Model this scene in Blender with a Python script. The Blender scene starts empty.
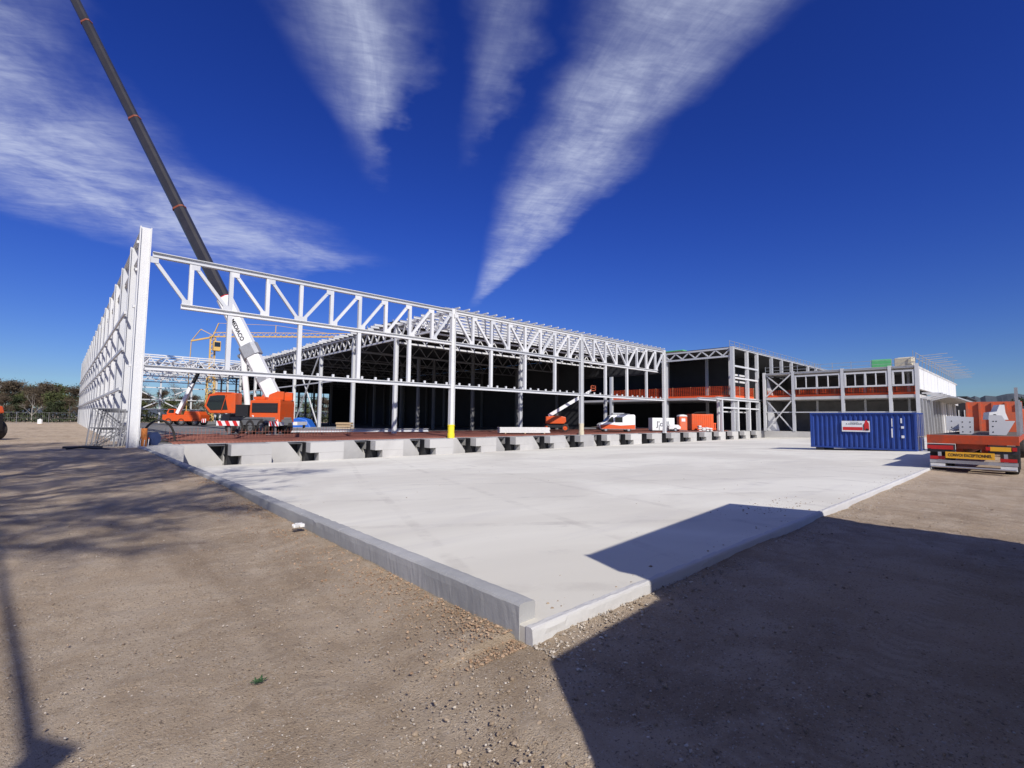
import bpy, math, random
import numpy as np
from mathutils import Vector, Matrix

random.seed(7)
RNG = np.random.default_rng(7)
sc = bpy.context.scene
COL = sc.collection
PI = math.pi
R = math.radians

# ------------------------------------------------------------------ materials
def nd(nt, t, **kw):
    n = nt.nodes.new(t)
    for k, v in kw.items():
        setattr(n, k, v)
    return n

def newmat(name):
    m = bpy.data.materials.new(name)
    m.use_nodes = True
    nt = m.node_tree
    b = nt.nodes['Principled BSDF']
    return m, nt, b

def paint(name, col, rough=0.5, metal=0.0, var=0.12, scale=3.0, bump=0.0, spec=0.4, dirt=None):
    """painted / plain surface with slight uneven tone and grime"""
    m, nt, b = newmat(name)
    tc = nd(nt, 'ShaderNodeTexCoord')
    n1 = nd(nt, 'ShaderNodeTexNoise'); n1.inputs['Scale'].default_value = scale
    n1.inputs['Detail'].default_value = 6; n1.inputs['Roughness'].default_value = 0.65
    nt.links.new(tc.outputs['Object'], n1.inputs['Vector'])
    r = nd(nt, 'ShaderNodeValToRGB')
    c = Vector(col)
    d = Vector(dirt) if dirt else c * (1 - 2.2 * var)
    r.color_ramp.elements[0].position = 0.3; r.color_ramp.elements[0].color = (*d, 1)
    r.color_ramp.elements[1].position = 0.62; r.color_ramp.elements[1].color = (*c, 1)
    nt.links.new(n1.outputs['Fac'], r.inputs['Fac'])
    nt.links.new(r.outputs['Color'], b.inputs['Base Color'])
    b.inputs['Roughness'].default_value = rough
    b.inputs['Metallic'].default_value = metal
    b.inputs['Specular IOR Level'].default_value = spec
    if bump:
        bp = nd(nt, 'ShaderNodeBump'); bp.inputs['Strength'].default_value = bump
        bp.inputs['Distance'].default_value = 0.02
        nt.links.new(n1.outputs['Fac'], bp.inputs['Height'])
        nt.links.new(bp.outputs['Normal'], b.inputs['Normal'])
    return m

def island(name, c1, c2, rough=0.9, spec=0.2):
    m, nt, b = newmat(name)
    g = nd(nt, 'ShaderNodeNewGeometry')
    r = nd(nt, 'ShaderNodeValToRGB')
    r.color_ramp.elements[0].color = (*c1, 1); r.color_ramp.elements[1].color = (*c2, 1)
    nt.links.new(g.outputs['Random Per Island'], r.inputs['Fac'])
    nt.links.new(r.outputs['Color'], b.inputs['Base Color'])
    b.inputs['Roughness'].default_value = rough
    b.inputs['Specular IOR Level'].default_value = spec
    return m

def mixrgb(nt, fac, a, b, mode='MIX'):
    m = nd(nt, 'ShaderNodeMix', data_type='RGBA', blend_type=mode)
    for s, v in ((m.inputs[0], fac), (m.inputs[6], a), (m.inputs[7], b)):
        if hasattr(v, 'is_output'):
            nt.links.new(v, s)
        elif isinstance(v, (int, float)):
            s.default_value = v
        else:
            s.default_value = (*v, 1)
    return m.outputs[2]

def noise(nt, vec, scale, detail=5, rough=0.6, dist=0.0):
    n = nd(nt, 'ShaderNodeTexNoise')
    n.inputs['Scale'].default_value = scale; n.inputs['Detail'].default_value = detail
    n.inputs['Roughness'].default_value = rough; n.inputs['Distortion'].default_value = dist
    nt.links.new(vec, n.inputs['Vector'])
    return n.outputs['Fac']

def ramp(nt, fac, p0, p1, v0=0.0, v1=1.0):
    m = nd(nt, 'ShaderNodeMapRange', interpolation_type='SMOOTHSTEP')
    m.inputs['From Min'].default_value = p0; m.inputs['From Max'].default_value = p1
    m.inputs['To Min'].default_value = v0; m.inputs['To Max'].default_value = v1
    nt.links.new(fac, m.inputs['Value'])
    return m.outputs['Result']

def mapping(nt, vec, scale=(1, 1, 1), rot=(0, 0, 0)):
    m = nd(nt, 'ShaderNodeMapping')
    m.inputs['Scale'].default_value = scale; m.inputs['Rotation'].default_value = rot
    nt.links.new(vec, m.inputs['Vector'])
    return m.outputs['Vector']

def bump(nt, b, h, strength, dist):
    bp = nd(nt, 'ShaderNodeBump'); bp.inputs['Strength'].default_value = strength
    bp.inputs['Distance'].default_value = dist
    nt.links.new(h, bp.inputs['Height'])
    nt.links.new(bp.outputs['Normal'], b.inputs['Normal'])

def mat_soil():
    m, nt, b = newmat('soil')
    tc = nd(nt, 'ShaderNodeTexCoord').outputs['Object']
    big = noise(nt, tc, 0.22, 5, 0.6)
    mid = noise(nt, tc, 1.7, 7, 0.68, 0.4)
    fine = noise(nt, tc, 22, 6, 0.75)
    grit = noise(nt, tc, 95, 3, 0.7)
    track = noise(nt, mapping(nt, tc, (1.6, 0.12, 1), (0, 0, R(12))), 1.1, 5, 0.6)
    c = mixrgb(nt, ramp(nt, big, 0.35, 0.65), (0.335, 0.252, 0.170), (0.49, 0.378, 0.262))
    c = mixrgb(nt, ramp(nt, mid, 0.38, 0.68), c, (0.51, 0.41, 0.30))
    c = mixrgb(nt, ramp(nt, track, 0.5, 0.72, 0, 0.5), c, (0.28, 0.202, 0.13))
    c = mixrgb(nt, ramp(nt, fine, 0.42, 0.30, 0, 0.55), c, (0.155, 0.12, 0.09))
    c = mixrgb(nt, ramp(nt, grit, 0.60, 0.70, 0, 0.85), c, (0.54, 0.47, 0.39))
    spk = noise(nt, tc, 52, 2, 0.5)
    c = mixrgb(nt, ramp(nt, spk, 0.63, 0.67, 0, 0.7), c, (0.56, 0.50, 0.43))
    c = mixrgb(nt, ramp(nt, spk, 0.37, 0.33, 0, 0.75), c, (0.13, 0.10, 0.075))
    pat = noise(nt, tc, 6.5, 6, 0.7, 0.5)
    c = mixrgb(nt, ramp(nt, pat, 0.42, 0.30, 0, 0.45), c, (0.235, 0.175, 0.118))
    v = nd(nt, 'ShaderNodeTexVoronoi'); v.inputs['Scale'].default_value = 34
    nt.links.new(tc, v.inputs['Vector'])
    st = ramp(nt, v.outputs['Distance'], 0.20, 0.10)
    sel = nd(nt, 'ShaderNodeSeparateColor'); nt.links.new(v.outputs['Color'], sel.inputs[0])
    pick = ramp(nt, sel.outputs[0], 0.80, 0.84)
    mm = nd(nt, 'ShaderNodeMath', operation='MULTIPLY')
    nt.links.new(st, mm.inputs[0]); nt.links.new(pick, mm.inputs[1])
    c = mixrgb(nt, mm.outputs[0], c, (0.43, 0.38, 0.32))
    # tyre tracks with cleat marks, pressed into the soil along the kerb and across the front
    def track(rot, off, wob, width, seed_scale):
        m_ = mapping(nt, tc, (1, 1, 1), (0, 0, rot))
        sp_ = nd(nt, 'ShaderNodeSeparateXYZ'); nt.links.new(m_, sp_.inputs[0])
        def mt(op, a_, b_=None):
            n_ = nd(nt, 'ShaderNodeMath', operation=op)
            for i_, q_ in enumerate((a_, b_)):
                if q_ is None: continue
                if hasattr(q_, 'is_output'): nt.links.new(q_, n_.inputs[i_])
                else: n_.inputs[i_].default_value = q_
            return n_.outputs[0]
        wv = mt('MULTIPLY', mt('SUBTRACT', noise(nt, tc, seed_scale, 2, 0.5), 0.5), wob)
        d_ = mt('ABSOLUTE', mt('SUBTRACT', mt('ADD', sp_.outputs['X'], wv), off))
        band_ = ramp(nt, d_, width, width * 0.75)
        cl_ = mt('SINE', mt('ADD', mt('MULTIPLY', sp_.outputs['Y'], 42.0), mt('MULTIPLY', d_, 22.0)))
        return mt('MULTIPLY', mt('MULTIPLY', band_, ramp(nt, cl_, -0.2, 0.6)), ramp(nt, mid, 0.40, 0.58))
    trk = None
    for rot_, off_, wob_ in ((R(6), -0.9, 0.9), (R(6), 1.0, 0.9), (R(-4), -3.4, 1.2), (R(-4), -1.6, 1.2), (R(-86), 1.2, 0.8), (R(-86), -0.7, 0.8)):
        t_ = track(rot_, off_, wob_, 0.17, 0.16)
        if trk is None: trk = t_
        else:
            n_ = nd(nt, 'ShaderNodeMath', operation='MAXIMUM'); nt.links.new(trk, n_.inputs[0]); nt.links.new(t_, n_.inputs[1]); trk = n_.outputs[0]
    tm = nd(nt, 'ShaderNodeMath', operation='MULTIPLY'); nt.links.new(trk, tm.inputs[0]); tm.inputs[1].default_value = 0.22
    c = mixrgb(nt, tm.outputs[0], c, (0.22, 0.165, 0.115))
    nt.links.new(c, b.inputs['Base Color'])
    b.inputs['Roughness'].default_value = 0.95; b.inputs['Specular IOR Level'].default_value = 0.15
    a = nd(nt, 'ShaderNodeMath', operation='MULTIPLY_ADD')
    midh = nd(nt, 'ShaderNodeMath', operation='MULTIPLY'); nt.links.new(mid, midh.inputs[0]); midh.inputs[1].default_value = 0.35
    nt.links.new(fine, a.inputs[0]); a.inputs[1].default_value = 0.8
    nt.links.new(midh.outputs[0], a.inputs[2])
    a2 = nd(nt, 'ShaderNodeMath', operation='MULTIPLY_ADD')
    nt.links.new(grit, a2.inputs[0]); a2.inputs[1].default_value = 0.8
    nt.links.new(a.outputs[0], a2.inputs[2])
    a3 = nd(nt, 'ShaderNodeMath', operation='MULTIPLY_ADD')
    nt.links.new(mm.outputs[0], a3.inputs[0]); a3.inputs[1].default_value = 0.3
    nt.links.new(a2.outputs[0], a3.inputs[2])
    tb_ = nd(nt, 'ShaderNodeMath', operation='MULTIPLY_ADD'); nt.links.new(trk, tb_.inputs[0]); tb_.inputs[1].default_value = -0.10; nt.links.new(a3.outputs[0], tb_.inputs[2])
    bump(nt, b, tb_.outputs[0], 0.9, 0.035)
    return m

def mat_concrete(name, light, dark, blot=0.35, stain=(0.3, 0.29, 0.27), streak=False):
    m, nt, b = newmat(name)
    tc = nd(nt, 'ShaderNodeTexCoord').outputs['Object']
    big = noise(nt, tc, 0.18, 5, 0.62, 0.6)
    mid = noise(nt, mapping(nt, tc, (1, 1, 0.25) if streak else (1, 1, 1)), 1.6, 7, 0.7)
    fine = noise(nt, tc, 30, 4, 0.7)
    c = mixrgb(nt, ramp(nt, big, 0.34, 0.66), dark, light)
    c = mixrgb(nt, ramp(nt, mid, 0.55, 0.75, 0, blot), c, dark)
    c = mixrgb(nt, ramp(nt, mid, 0.36, 0.25, 0, 0.5), c, stain)
    c = mixrgb(nt, ramp(nt, fine, 0.40, 0.28, 0, 0.3), c, stain)
    nt.links.new(c, b.inputs['Base Color'])
    b.inputs['Roughness'].default_value = 0.85; b.inputs['Specular IOR Level'].default_value = 0.25
    bump(nt, b, fine, 0.25, 0.01)
    return m

def mat_yard():
    m, nt, b = newmat('yard_concrete')
    tc = nd(nt, 'ShaderNodeTexCoord').outputs['Object']
    big = noise(nt, tc, 0.10, 5, 0.62, 0.8)
    sweep = noise(nt, mapping(nt, tc, (0.25, 2.2, 1), (0, 0, R(14))), 0.6, 6, 0.6)
    mid = noise(nt, tc, 1.1, 7, 0.72)
    fine = noise(nt, tc, 26, 4, 0.7)
    c = mixrgb(nt, ramp(nt, big, 0.36, 0.64), (0.605, 0.575, 0.495), (0.735, 0.71, 0.615))
    c = mixrgb(nt, ramp(nt, sweep, 0.5, 0.72, 0, 0.35), c, (0.53, 0.505, 0.465))
    c = mixrgb(nt, ramp(nt, mid, 0.58, 0.76, 0, 0.5), c, (0.45, 0.425, 0.385))
    c = mixrgb(nt, ramp(nt, fine, 0.66, 0.78, 0, 0.35), c, (0.36, 0.33, 0.29))
    for rot_, fr_ in ((R(22), 0.115), (R(-52), 0.09)):
        wv_ = nd(nt, 'ShaderNodeTexWave', wave_type='BANDS', bands_direction='X'); wv_.inputs['Scale'].default_value = fr_; wv_.inputs['Distortion'].default_value = 2.5
        wv_.inputs['Detail'].default_value = 1; wv_.inputs['Detail Scale'].default_value = 0.35
        nt.links.new(mapping(nt, tc, (1, 1, 1), (0, 0, rot_)), wv_.inputs['Vector'])
        mk = nd(nt, 'ShaderNodeMath', operation='MULTIPLY'); nt.links.new(ramp(nt, wv_.outputs['Fac'], 0.972, 0.995, 0, 0.30), mk.inputs[0]); nt.links.new(ramp(nt, mid, 0.40, 0.62), mk.inputs[1])
        c = mixrgb(nt, mk.outputs[0], c, (0.40, 0.37, 0.325))
    sp = noise(nt, tc, 4.2, 3, 0.6)
    scr = noise(nt, mapping(nt, tc, (0.5, 9.0, 1), (0, 0, R(-31))), 1.3, 4, 0.6)
    c = mixrgb(nt, ramp(nt, scr, 0.66, 0.76, 0, 0.22), c, (0.36, 0.34, 0.31))
    c = mixrgb(nt, ramp(nt, sp, 0.745, 0.79, 0, 0.55), c, (0.30, 0.27, 0.235))
    nt.links.new(c, b.inputs['Base Color'])
    b.inputs['Roughness'].default_value = 0.8; b.inputs['Specular IOR Level'].default_value = 0.25
    bump(nt, b, fine, 0.2, 0.008)
    return m

M = {}
M['steel_shade'] = paint('shade_darkened_steel', (0.17, 0.17, 0.175), 0.6, 0, 0.06, 2)  # darker copy of the white steel, interior shade put into its colour
M['steel'] = paint('white_steel_paint', (0.57, 0.575, 0.58), 0.45, 0, 0.03, 1.3)
def wear(mt_, col, p0, p1, amt, scl, vec=(1, 1, 1)):
    n_t = mt_.node_tree; bs = n_t.nodes['Principled BSDF']; src = bs.inputs['Base Color'].links[0].from_socket
    g_ = noise(n_t, mapping(n_t, nd(n_t, 'ShaderNodeTexCoord').outputs['Object'], vec), scl, 7, 0.72)
    n_t.links.new(mixrgb(n_t, ramp(n_t, g_, p0, p1, 0, amt), src, col), bs.inputs['Base Color'])
_nt = M['steel'].node_tree; _b = _nt.nodes['Principled BSDF']
_src = _b.inputs['Base Color'].links[0].from_socket
_oi = nd(_nt, 'ShaderNodeObjectInfo')
_r = ramp(_nt, _oi.outputs['Random'], 0.0, 1.0, 0.0, 1.0)
_tone = mixrgb(_nt, _r, (0.92, 0.93, 0.95), (1.13, 1.12, 1.10))
_c = mixrgb(_nt, 1.0, _src, _tone, 'MULTIPLY')
_g = noise(_nt, mapping(_nt, nd(_nt, 'ShaderNodeTexCoord').outputs['Object'], (2, 2, 0.5)), 2.2, 6, 0.7)
_c = mixrgb(_nt, ramp(_nt, _g, 0.60, 0.78, 0, 0.45), _c, (0.33, 0.31, 0.28))
_nt.links.new(_c, _b.inputs['Base Color'])
M['steel_grey'] = paint('galvanised_steel', (0.42, 0.43, 0.44), 0.5, 0.4, 0.08, 4)
M['steel_dark'] = paint('dark_steel', (0.05, 0.05, 0.055), 0.5, 0.2, 0.1, 4)
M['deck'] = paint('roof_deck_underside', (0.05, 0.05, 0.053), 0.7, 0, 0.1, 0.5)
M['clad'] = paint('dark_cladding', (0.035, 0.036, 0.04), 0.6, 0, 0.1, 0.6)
M['inner'] = paint('bare_block_wall', (0.22, 0.22, 0.22), 0.9, 0, 0.1, 0.8)
M['panel'] = paint('white_cladding', (0.78, 0.78, 0.77), 0.5, 0, 0.03, 1.0)
M['canopy'] = paint('grey_canopy', (0.36, 0.37, 0.39), 0.55, 0, 0.05, 1.0)
M['yard'] = mat_yard()
M['dock'] = mat_concrete('dock_concrete', (0.50, 0.49, 0.47), (0.40, 0.39, 0.375), 0.5, (0.29, 0.28, 0.26), True)
M['kerb'] = mat_concrete('kerb_concrete', (0.44, 0.435, 0.425), (0.27, 0.27, 0.268), 0.75, (0.58, 0.57, 0.55), True)
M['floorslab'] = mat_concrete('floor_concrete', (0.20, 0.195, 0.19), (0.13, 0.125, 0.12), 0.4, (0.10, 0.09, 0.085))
M['slabedge'] = mat_concrete('slab_edge_concrete', (0.55, 0.54, 0.52), (0.45, 0.44, 0.43), 0.4, (0.35, 0.34, 0.33))
M['soil'] = mat_soil()
M['rebar'] = paint('rusty_rebar', (0.37, 0.155, 0.115), 0.9, 0, 0.12, 0.6, spec=0.1, dirt=(0.24, 0.10, 0.075))
M['orange'] = paint('orange_paint', (0.68, 0.088, 0.013), 0.4, 0, 0.06, 2, dirt=(0.55, 0.10, 0.03))
M['orange_faded'] = paint('faded_orange_paint', (0.72, 0.13, 0.04), 0.55, 0, 0.06, 3, dirt=(0.48, 0.15, 0.09))
M['orange_net'] = paint('orange_plastic_net', (0.80, 0.10, 0.02), 0.6, 0, 0.05, 2)
M['tube_orange'] = paint('orange_plastic_tube', (0.62, 0.20, 0.04), 0.5, 0, 0.05, 4)
M['yellow'] = paint('yellow_paint', (0.80, 0.48, 0.02), 0.45, 0, 0.06, 2)
M['gate_grey'] = paint('weathered_galvanised', (0.20, 0.20, 0.21), 0.6, 0.2, 0.1, 5)
M['bed'] = paint('worn_red_orange_paint', (0.50, 0.058, 0.012), 0.5, 0, 0.08, 2.5, dirt=(0.26, 0.06, 0.03))
M['tower'] = paint('pale_crane_yellow', (0.66, 0.42, 0.12), 0.5, 0, 0.06, 2)
M['guard'] = paint('bright_yellow_plastic', (0.85, 0.66, 0.03), 0.5, 0, 0.05, 4)
M['white'] = paint('white_gloss_paint', (0.80, 0.80, 0.79), 0.35, 0, 0.04, 2)
M['red'] = paint('red_paint', (0.62, 0.03, 0.03), 0.4, 0, 0.05, 3)
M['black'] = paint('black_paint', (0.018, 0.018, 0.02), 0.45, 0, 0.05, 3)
M['boom_dark'] = paint('dark_boom_steel', (0.075, 0.070, 0.068), 0.30, 0.6, 0.1, 1.2, spec=0.5)
M['collar'] = paint('worn_red_collar', (0.22, 0.06, 0.03), 0.5, 0, 0.1, 3)
M['rubber'] = paint('tyre_rubber', (0.022, 0.022, 0.022), 0.85, 0, 0.15, 8, dirt=(0.06, 0.05, 0.045))
M['glass'] = paint('dark_window_glass', (0.012, 0.015, 0.018), 0.08, 0, 0.02, 2, spec=0.8)
M['blue'] = paint('blue_container_paint', (0.020, 0.055, 0.26), 0.42, 0, 0.06, 1.5, dirt=(0.018, 0.046, 0.20))
M['tarp'] = paint('blue_tarpaulin', (0.02, 0.13, 0.55), 0.5, 0, 0.08, 3, bump=0.4)
M['wood'] = paint('raw_timber', (0.45, 0.33, 0.20), 0.8, 0, 0.1, 6)
M['green'] = paint('green_sheeting', (0.10, 0.42, 0.16), 0.6, 0, 0.1, 3)
M['cream'] = paint('cream_wrapping', (0.62, 0.55, 0.40), 0.7, 0, 0.08, 3)
M['grey_paint'] = paint('grey_machine_paint', (0.16, 0.165, 0.17), 0.5, 0, 0.08, 3)
M['chrome'] = paint('bright_steel', (0.6, 0.6, 0.6), 0.35, 0.8, 0.05, 4)
M['sign_yellow'] = paint('yellow_reflective_sign', (0.78, 0.40, 0.03), 0.45, 0, 0.04, 4)
M['lamp_red'] = paint('red_lamp_lens', (0.45, 0.02, 0.02), 0.25, 0, 0.03, 4)
M['lamp_amber'] = paint('amber_lamp_lens', (0.75, 0.28, 0.02), 0.25, 0, 0.03, 4)
M['deckwood'] = paint('truck_deck_planks', (0.13, 0.10, 0.075), 0.8, 0, 0.12, 3)
M['white_dirty'] = paint('chalky_white', (0.70, 0.69, 0.66), 0.8, 0, 0.08, 5)
M['stone'] = island('loose_stones', (0.22, 0.175, 0.13), (0.56, 0.50, 0.42))
M['clod'] = island('soil_clods', (0.22, 0.165, 0.115), (0.36, 0.28, 0.20))
M['gravel_red'] = island('reddish_gravel', (0.24, 0.15, 0.09), (0.42, 0.30, 0.20))
M['bark'] = paint('brown_bark', (0.105, 0.085, 0.065), 0.95, 0, 0.15, 6, spec=0.1)
M['birch'] = paint('pale_birch_bark', (0.42, 0.39, 0.34), 0.9, 0, 0.2, 5, spec=0.1)
M['twig'] = island('bare_brown_twigs', (0.075, 0.056, 0.038), (0.135, 0.105, 0.070))
M['leaf'] = island('young_green_leaves', (0.052, 0.066, 0.024), (0.105, 0.115, 0.045))
M['evergreen'] = island('dark_green_leaves', (0.026, 0.036, 0.018), (0.055, 0.068, 0.032))
M['weed'] = island('weed_leaves', (0.03, 0.07, 0.025), (0.06, 0.12, 0.05))
M['hill'] = paint('distant_wooded_hill', (0.085, 0.10, 0.115), 0.95, 0, 0.15, 0.05, spec=0.05)  # distance haze is mixed into this blue-grey colour

wear(M['blue'], (0.10, 0.045, 0.03), 0.66, 0.76, 0.8, 2.6, (1.6, 1.6, 0.6))
wear(M['blue'], (0.06, 0.10, 0.26), 0.58, 0.74, 0.5, 1.1, (1, 1, 0.3))
wear(M['orange'], (0.20, 0.07, 0.035), 0.64, 0.78, 0.6, 3.0, (1, 1, 0.6))
wear(M['white'], (0.42, 0.40, 0.36), 0.60, 0.78, 0.5, 2.5, (1, 1, 0.5))
wear(M['panel'], (0.5, 0.48, 0.45), 0.60, 0.80, 0.4, 0.8, (1, 1, 0.4))
_d = M['dock'].node_tree; _db = _d.nodes['Principled BSDF']; _ds = _db.inputs['Base Color'].links[0].from_socket
_dt = mixrgb(_d, nd(_d, 'ShaderNodeObjectInfo').outputs['Random'], (0.84, 0.84, 0.85), (1.08, 1.07, 1.05))
_d.links.new(mixrgb(_d, 1.0, _ds, _dt, 'MULTIPLY'), _db.inputs['Base Color'])
# ------------------------------------------------------------------ mesh helper
class MB:
    def __init__(self, off=(0, 0, 0)):
        self.v = []; self.f = []; self.m = []; self.cur = 0; self.off = Vector(off)
    def add(self, vs, fs):
        b = len(self.v)
        self.v += [Vector(q) for q in vs]
        self.f += [tuple(b + i for i in q) for q in fs]
        self.m += [self.cur] * len(fs)
        return self
    def box(self, x0, y0, z0, x1, y1, z1):
        vs = [(x, y, z) for z in (z0, z1) for y in (y0, y1) for x in (x0, x1)]
        return self.add(vs, [(0, 2, 3, 1), (4, 5, 7, 6), (0, 1, 5, 4), (2, 6, 7, 3), (0, 4, 6, 2), (1, 3, 7, 5)])
    def frame(self, p, q, up):
        p = Vector(p); q = Vector(q); d = q - p
        L = d.length; d = d / L
        up = Vector(up)
        s = d.cross(up)
        if s.length < 1e-4:
            s = d.cross(Vector((0, 1, 0)) if abs(d.y) < 0.9 else Vector((1, 0, 0)))
        s.normalize(); u = s.cross(d).normalized()
        return p, q, d, s, u
    def beam(self, p, q, w, h, up=(0, 0, 1)):
        p, q, d, s, u = self.frame(p, q, up)
        vs = [e + s * (a * w / 2) + u * (b * h / 2) for e in (p, q) for a, b in ((-1, -1), (1, -1), (1, 1), (-1, 1))]
        return self.add(vs, [(0, 1, 2, 3), (4, 7, 6, 5), (0, 4, 5, 1), (1, 5, 6, 2), (2, 6, 7, 3), (3, 7, 4, 0)])
    def ibeam(self, p, q, depth, width, dep, t=0.03):
        """I section from p to q; flanges are perpendicular to the direction dep"""
        p, q, d, s, u = self.frame(p, q, dep)
        k = u * (depth / 2 - t / 2)
        self.beam(p + k, q + k, width, t, u); self.beam(p - k, q - k, width, t, u)
        self.beam(p, q, t, depth - 2 * t, u)
        return self
    def cyl(self, p, q, r, n=12, r2=None, caps=True):
        p, q, d, s, u = self.frame(p, q, (0, 0, 1))
        r2 = r if r2 is None else r2
        vs = []
        for e, rr in ((p, r), (q, r2)):
            for i in range(n):
                a = 2 * PI * i / n
                vs.append(e + s * (math.cos(a) * rr) + u * (math.sin(a) * rr))
        fs = [(i, (i + 1) % n, n + (i + 1) % n, n + i) for i in range(n)]
        if caps:
            fs += [tuple(range(n - 1, -1, -1)), tuple(range(n, 2 * n))]
        return self.add(vs, fs)
    def tube(self, pts, r, n=8):
        for a, b in zip(pts[:-1], pts[1:]):
            self.cyl(a, b, r, n)
        return self
    def prism(self, poly, ext):
        """poly: list of 3D points, extruded by vector ext"""
        e = Vector(ext); n = len(poly)
        vs = [Vector(q) for q in poly] + [Vector(q) + e for q in poly]
        fs = [tuple(range(n - 1, -1, -1)), tuple(range(n, 2 * n))]
        fs += [(i, (i + 1) % n, n + (i + 1) % n, n + i) for i in range(n)]
        return self.add(vs, fs)
    def prof(self, pts, y0, y1):
        """polygon in the local x-z plane extruded along y"""
        return self.prism([(x, y0, z) for x, z in pts], (0, y1 - y0, 0))
    def quad(self, a, b, c, d):
        return self.add([a, b, c, d], [(0, 1, 2, 3)])
    def build(self, name, mats, parent=None, smooth=False, bevel=0.0, fix=True):
        me = bpy.data.meshes.new(name)
        o0 = self.off
        me.from_pydata([tuple(q - o0) for q in self.v], [], self.f)
        if not isinstance(mats, (list, tuple)):
            mats = [mats]
        for m in mats:
            me.materials.append(m)
        if len(mats) > 1:
            me.polygons.foreach_set('material_index', self.m)
        if smooth:
            me.polygons.foreach_set('use_smooth', [True] * len(me.polygons))
        if fix and len(self.f) < 30000:
            import bmesh
            bm = bmesh.new(); bm.from_mesh(me)
            bmesh.ops.recalc_face_normals(bm, faces=bm.faces)
            bm.to_mesh(me); bm.free()
        me.update()
        o = bpy.data.objects.new(name, me)
        COL.objects.link(o)
        if parent is not None:
            o.parent = parent
        if bevel:
            md = o.modifiers.new('bevel', 'BEVEL'); md.width = bevel; md.segments = 2; md.limit_method = 'ANGLE'
        return o

def tag(o, label=None, cat=None, group=None, kind=None):
    if label: o['label'] = label
    if cat: o['category'] = cat
    if group: o['group'] = group
    if kind: o['kind'] = kind
    return o

def thing(name, label, cat, loc=(0, 0, 0), rz=0.0, group=None):
    o = bpy.data.objects.new(name, None)
    COL.objects.link(o)
    o.location = loc; o.rotation_euler = (0, 0, rz)
    return tag(o, label, cat, group)

def copy_tree(o, parent=None):
    c = o.copy(); COL.objects.link(c)
    if parent is not None: c.parent = parent
    for ch in list(o.children):
        copy_tree(ch, c)
    return c

def text(name, body, size, mat, parent, loc, rot, extrude=0.004, sx=1.0):
    """lettering as a mesh part"""
    cu = bpy.data.curves.new(name, 'FONT')
    cu.body = body; cu.size = size; cu.extrude = extrude; cu.offset = size * 0.022
    cu.align_x = 'CENTER'; cu.align_y = 'CENTER'
    t = bpy.data.objects.new(name, cu); COL.objects.link(t)
    dg = bpy.context.evaluated_depsgraph_get()
    me = bpy.data.meshes.new_from_object(t.evaluated_get(dg))
    bpy.data.objects.remove(t, do_unlink=True)
    me.name = name
    me.materials.clear(); me.materials.append(mat)
    o = bpy.data.objects.new(name, me); COL.objects.link(o)
    o.location = loc; o.rotation_euler = rot; o.scale = (sx, 1, 1)
    if parent is not None: o.parent = parent
    return o

def vnoise(x, y, seed=0):
    """value noise on numpy arrays"""
    xi = np.floor(x).astype(np.int64); yi = np.floor(y).astype(np.int64)
    fx = x - xi; fy = y - yi
    fx = fx * fx * (3 - 2 * fx); fy = fy * fy * (3 - 2 * fy)
    def h(a, b):
        n = (a * 374761393 + b * 668265263 + seed * 1442695041) & 0xffffffff
        n = ((n ^ (n >> 13)) * 1274126177) & 0xffffffff
        return ((n ^ (n >> 16)) & 0xffff) / 65535.0
    return (h(xi, yi) * (1 - fx) + h(xi + 1, yi) * fx) * (1 - fy) + (h(xi, yi + 1) * (1 - fx) + h(xi + 1, yi + 1) * fx) * fy

# ------------------------------------------------------------------ camera
F_PX = 487.0
P = math.atan(34.5 / 487); A = R(47.25); RO = math.atan(0.0096)
fwd = Vector((math.cos(P) * math.cos(A), math.cos(P) * math.sin(A), math.sin(P)))
r0 = Vector((math.sin(A), -math.cos(A), 0)); u0 = r0.cross(fwd)
rt = r0 * math.cos(RO) + u0 * math.sin(RO)
up = u0 * math.cos(RO) - r0 * math.sin(RO)
cam_d = bpy.data.cameras.new('camera')
cam_d.sensor_width = 36; cam_d.lens = F_PX / 1024 * 36
cam_d.clip_start = 0.05; cam_d.clip_end = 12000
cam = bpy.data.objects.new('camera', cam_d); COL.objects.link(cam)
mat = Matrix((rt, up, -fwd)).transposed().to_4x4()
mat.translation = (0, 0, 1.7)
cam.matrix_world = mat
sc.camera = cam

# ------------------------------------------------------------------ light and sky
SUN_EL = R(38); SUN_XY = Vector((-0.364, -1.0)).normalized()
sun_dir = Vector((SUN_XY.x * math.cos(SUN_EL), SUN_XY.y * math.cos(SUN_EL), math.sin(SUN_EL)))
sd = bpy.data.lights.new('sun', 'SUN'); sd.energy = 4.4; sd.angle = R(0.53); sd.color = (1.0, 0.955, 0.89)
so = bpy.data.objects.new('sun', sd); COL.objects.link(so)
so.rotation_euler = sun_dir.to_track_quat('Z', 'Y').to_euler()
so.location = sun_dir * 60

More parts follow.
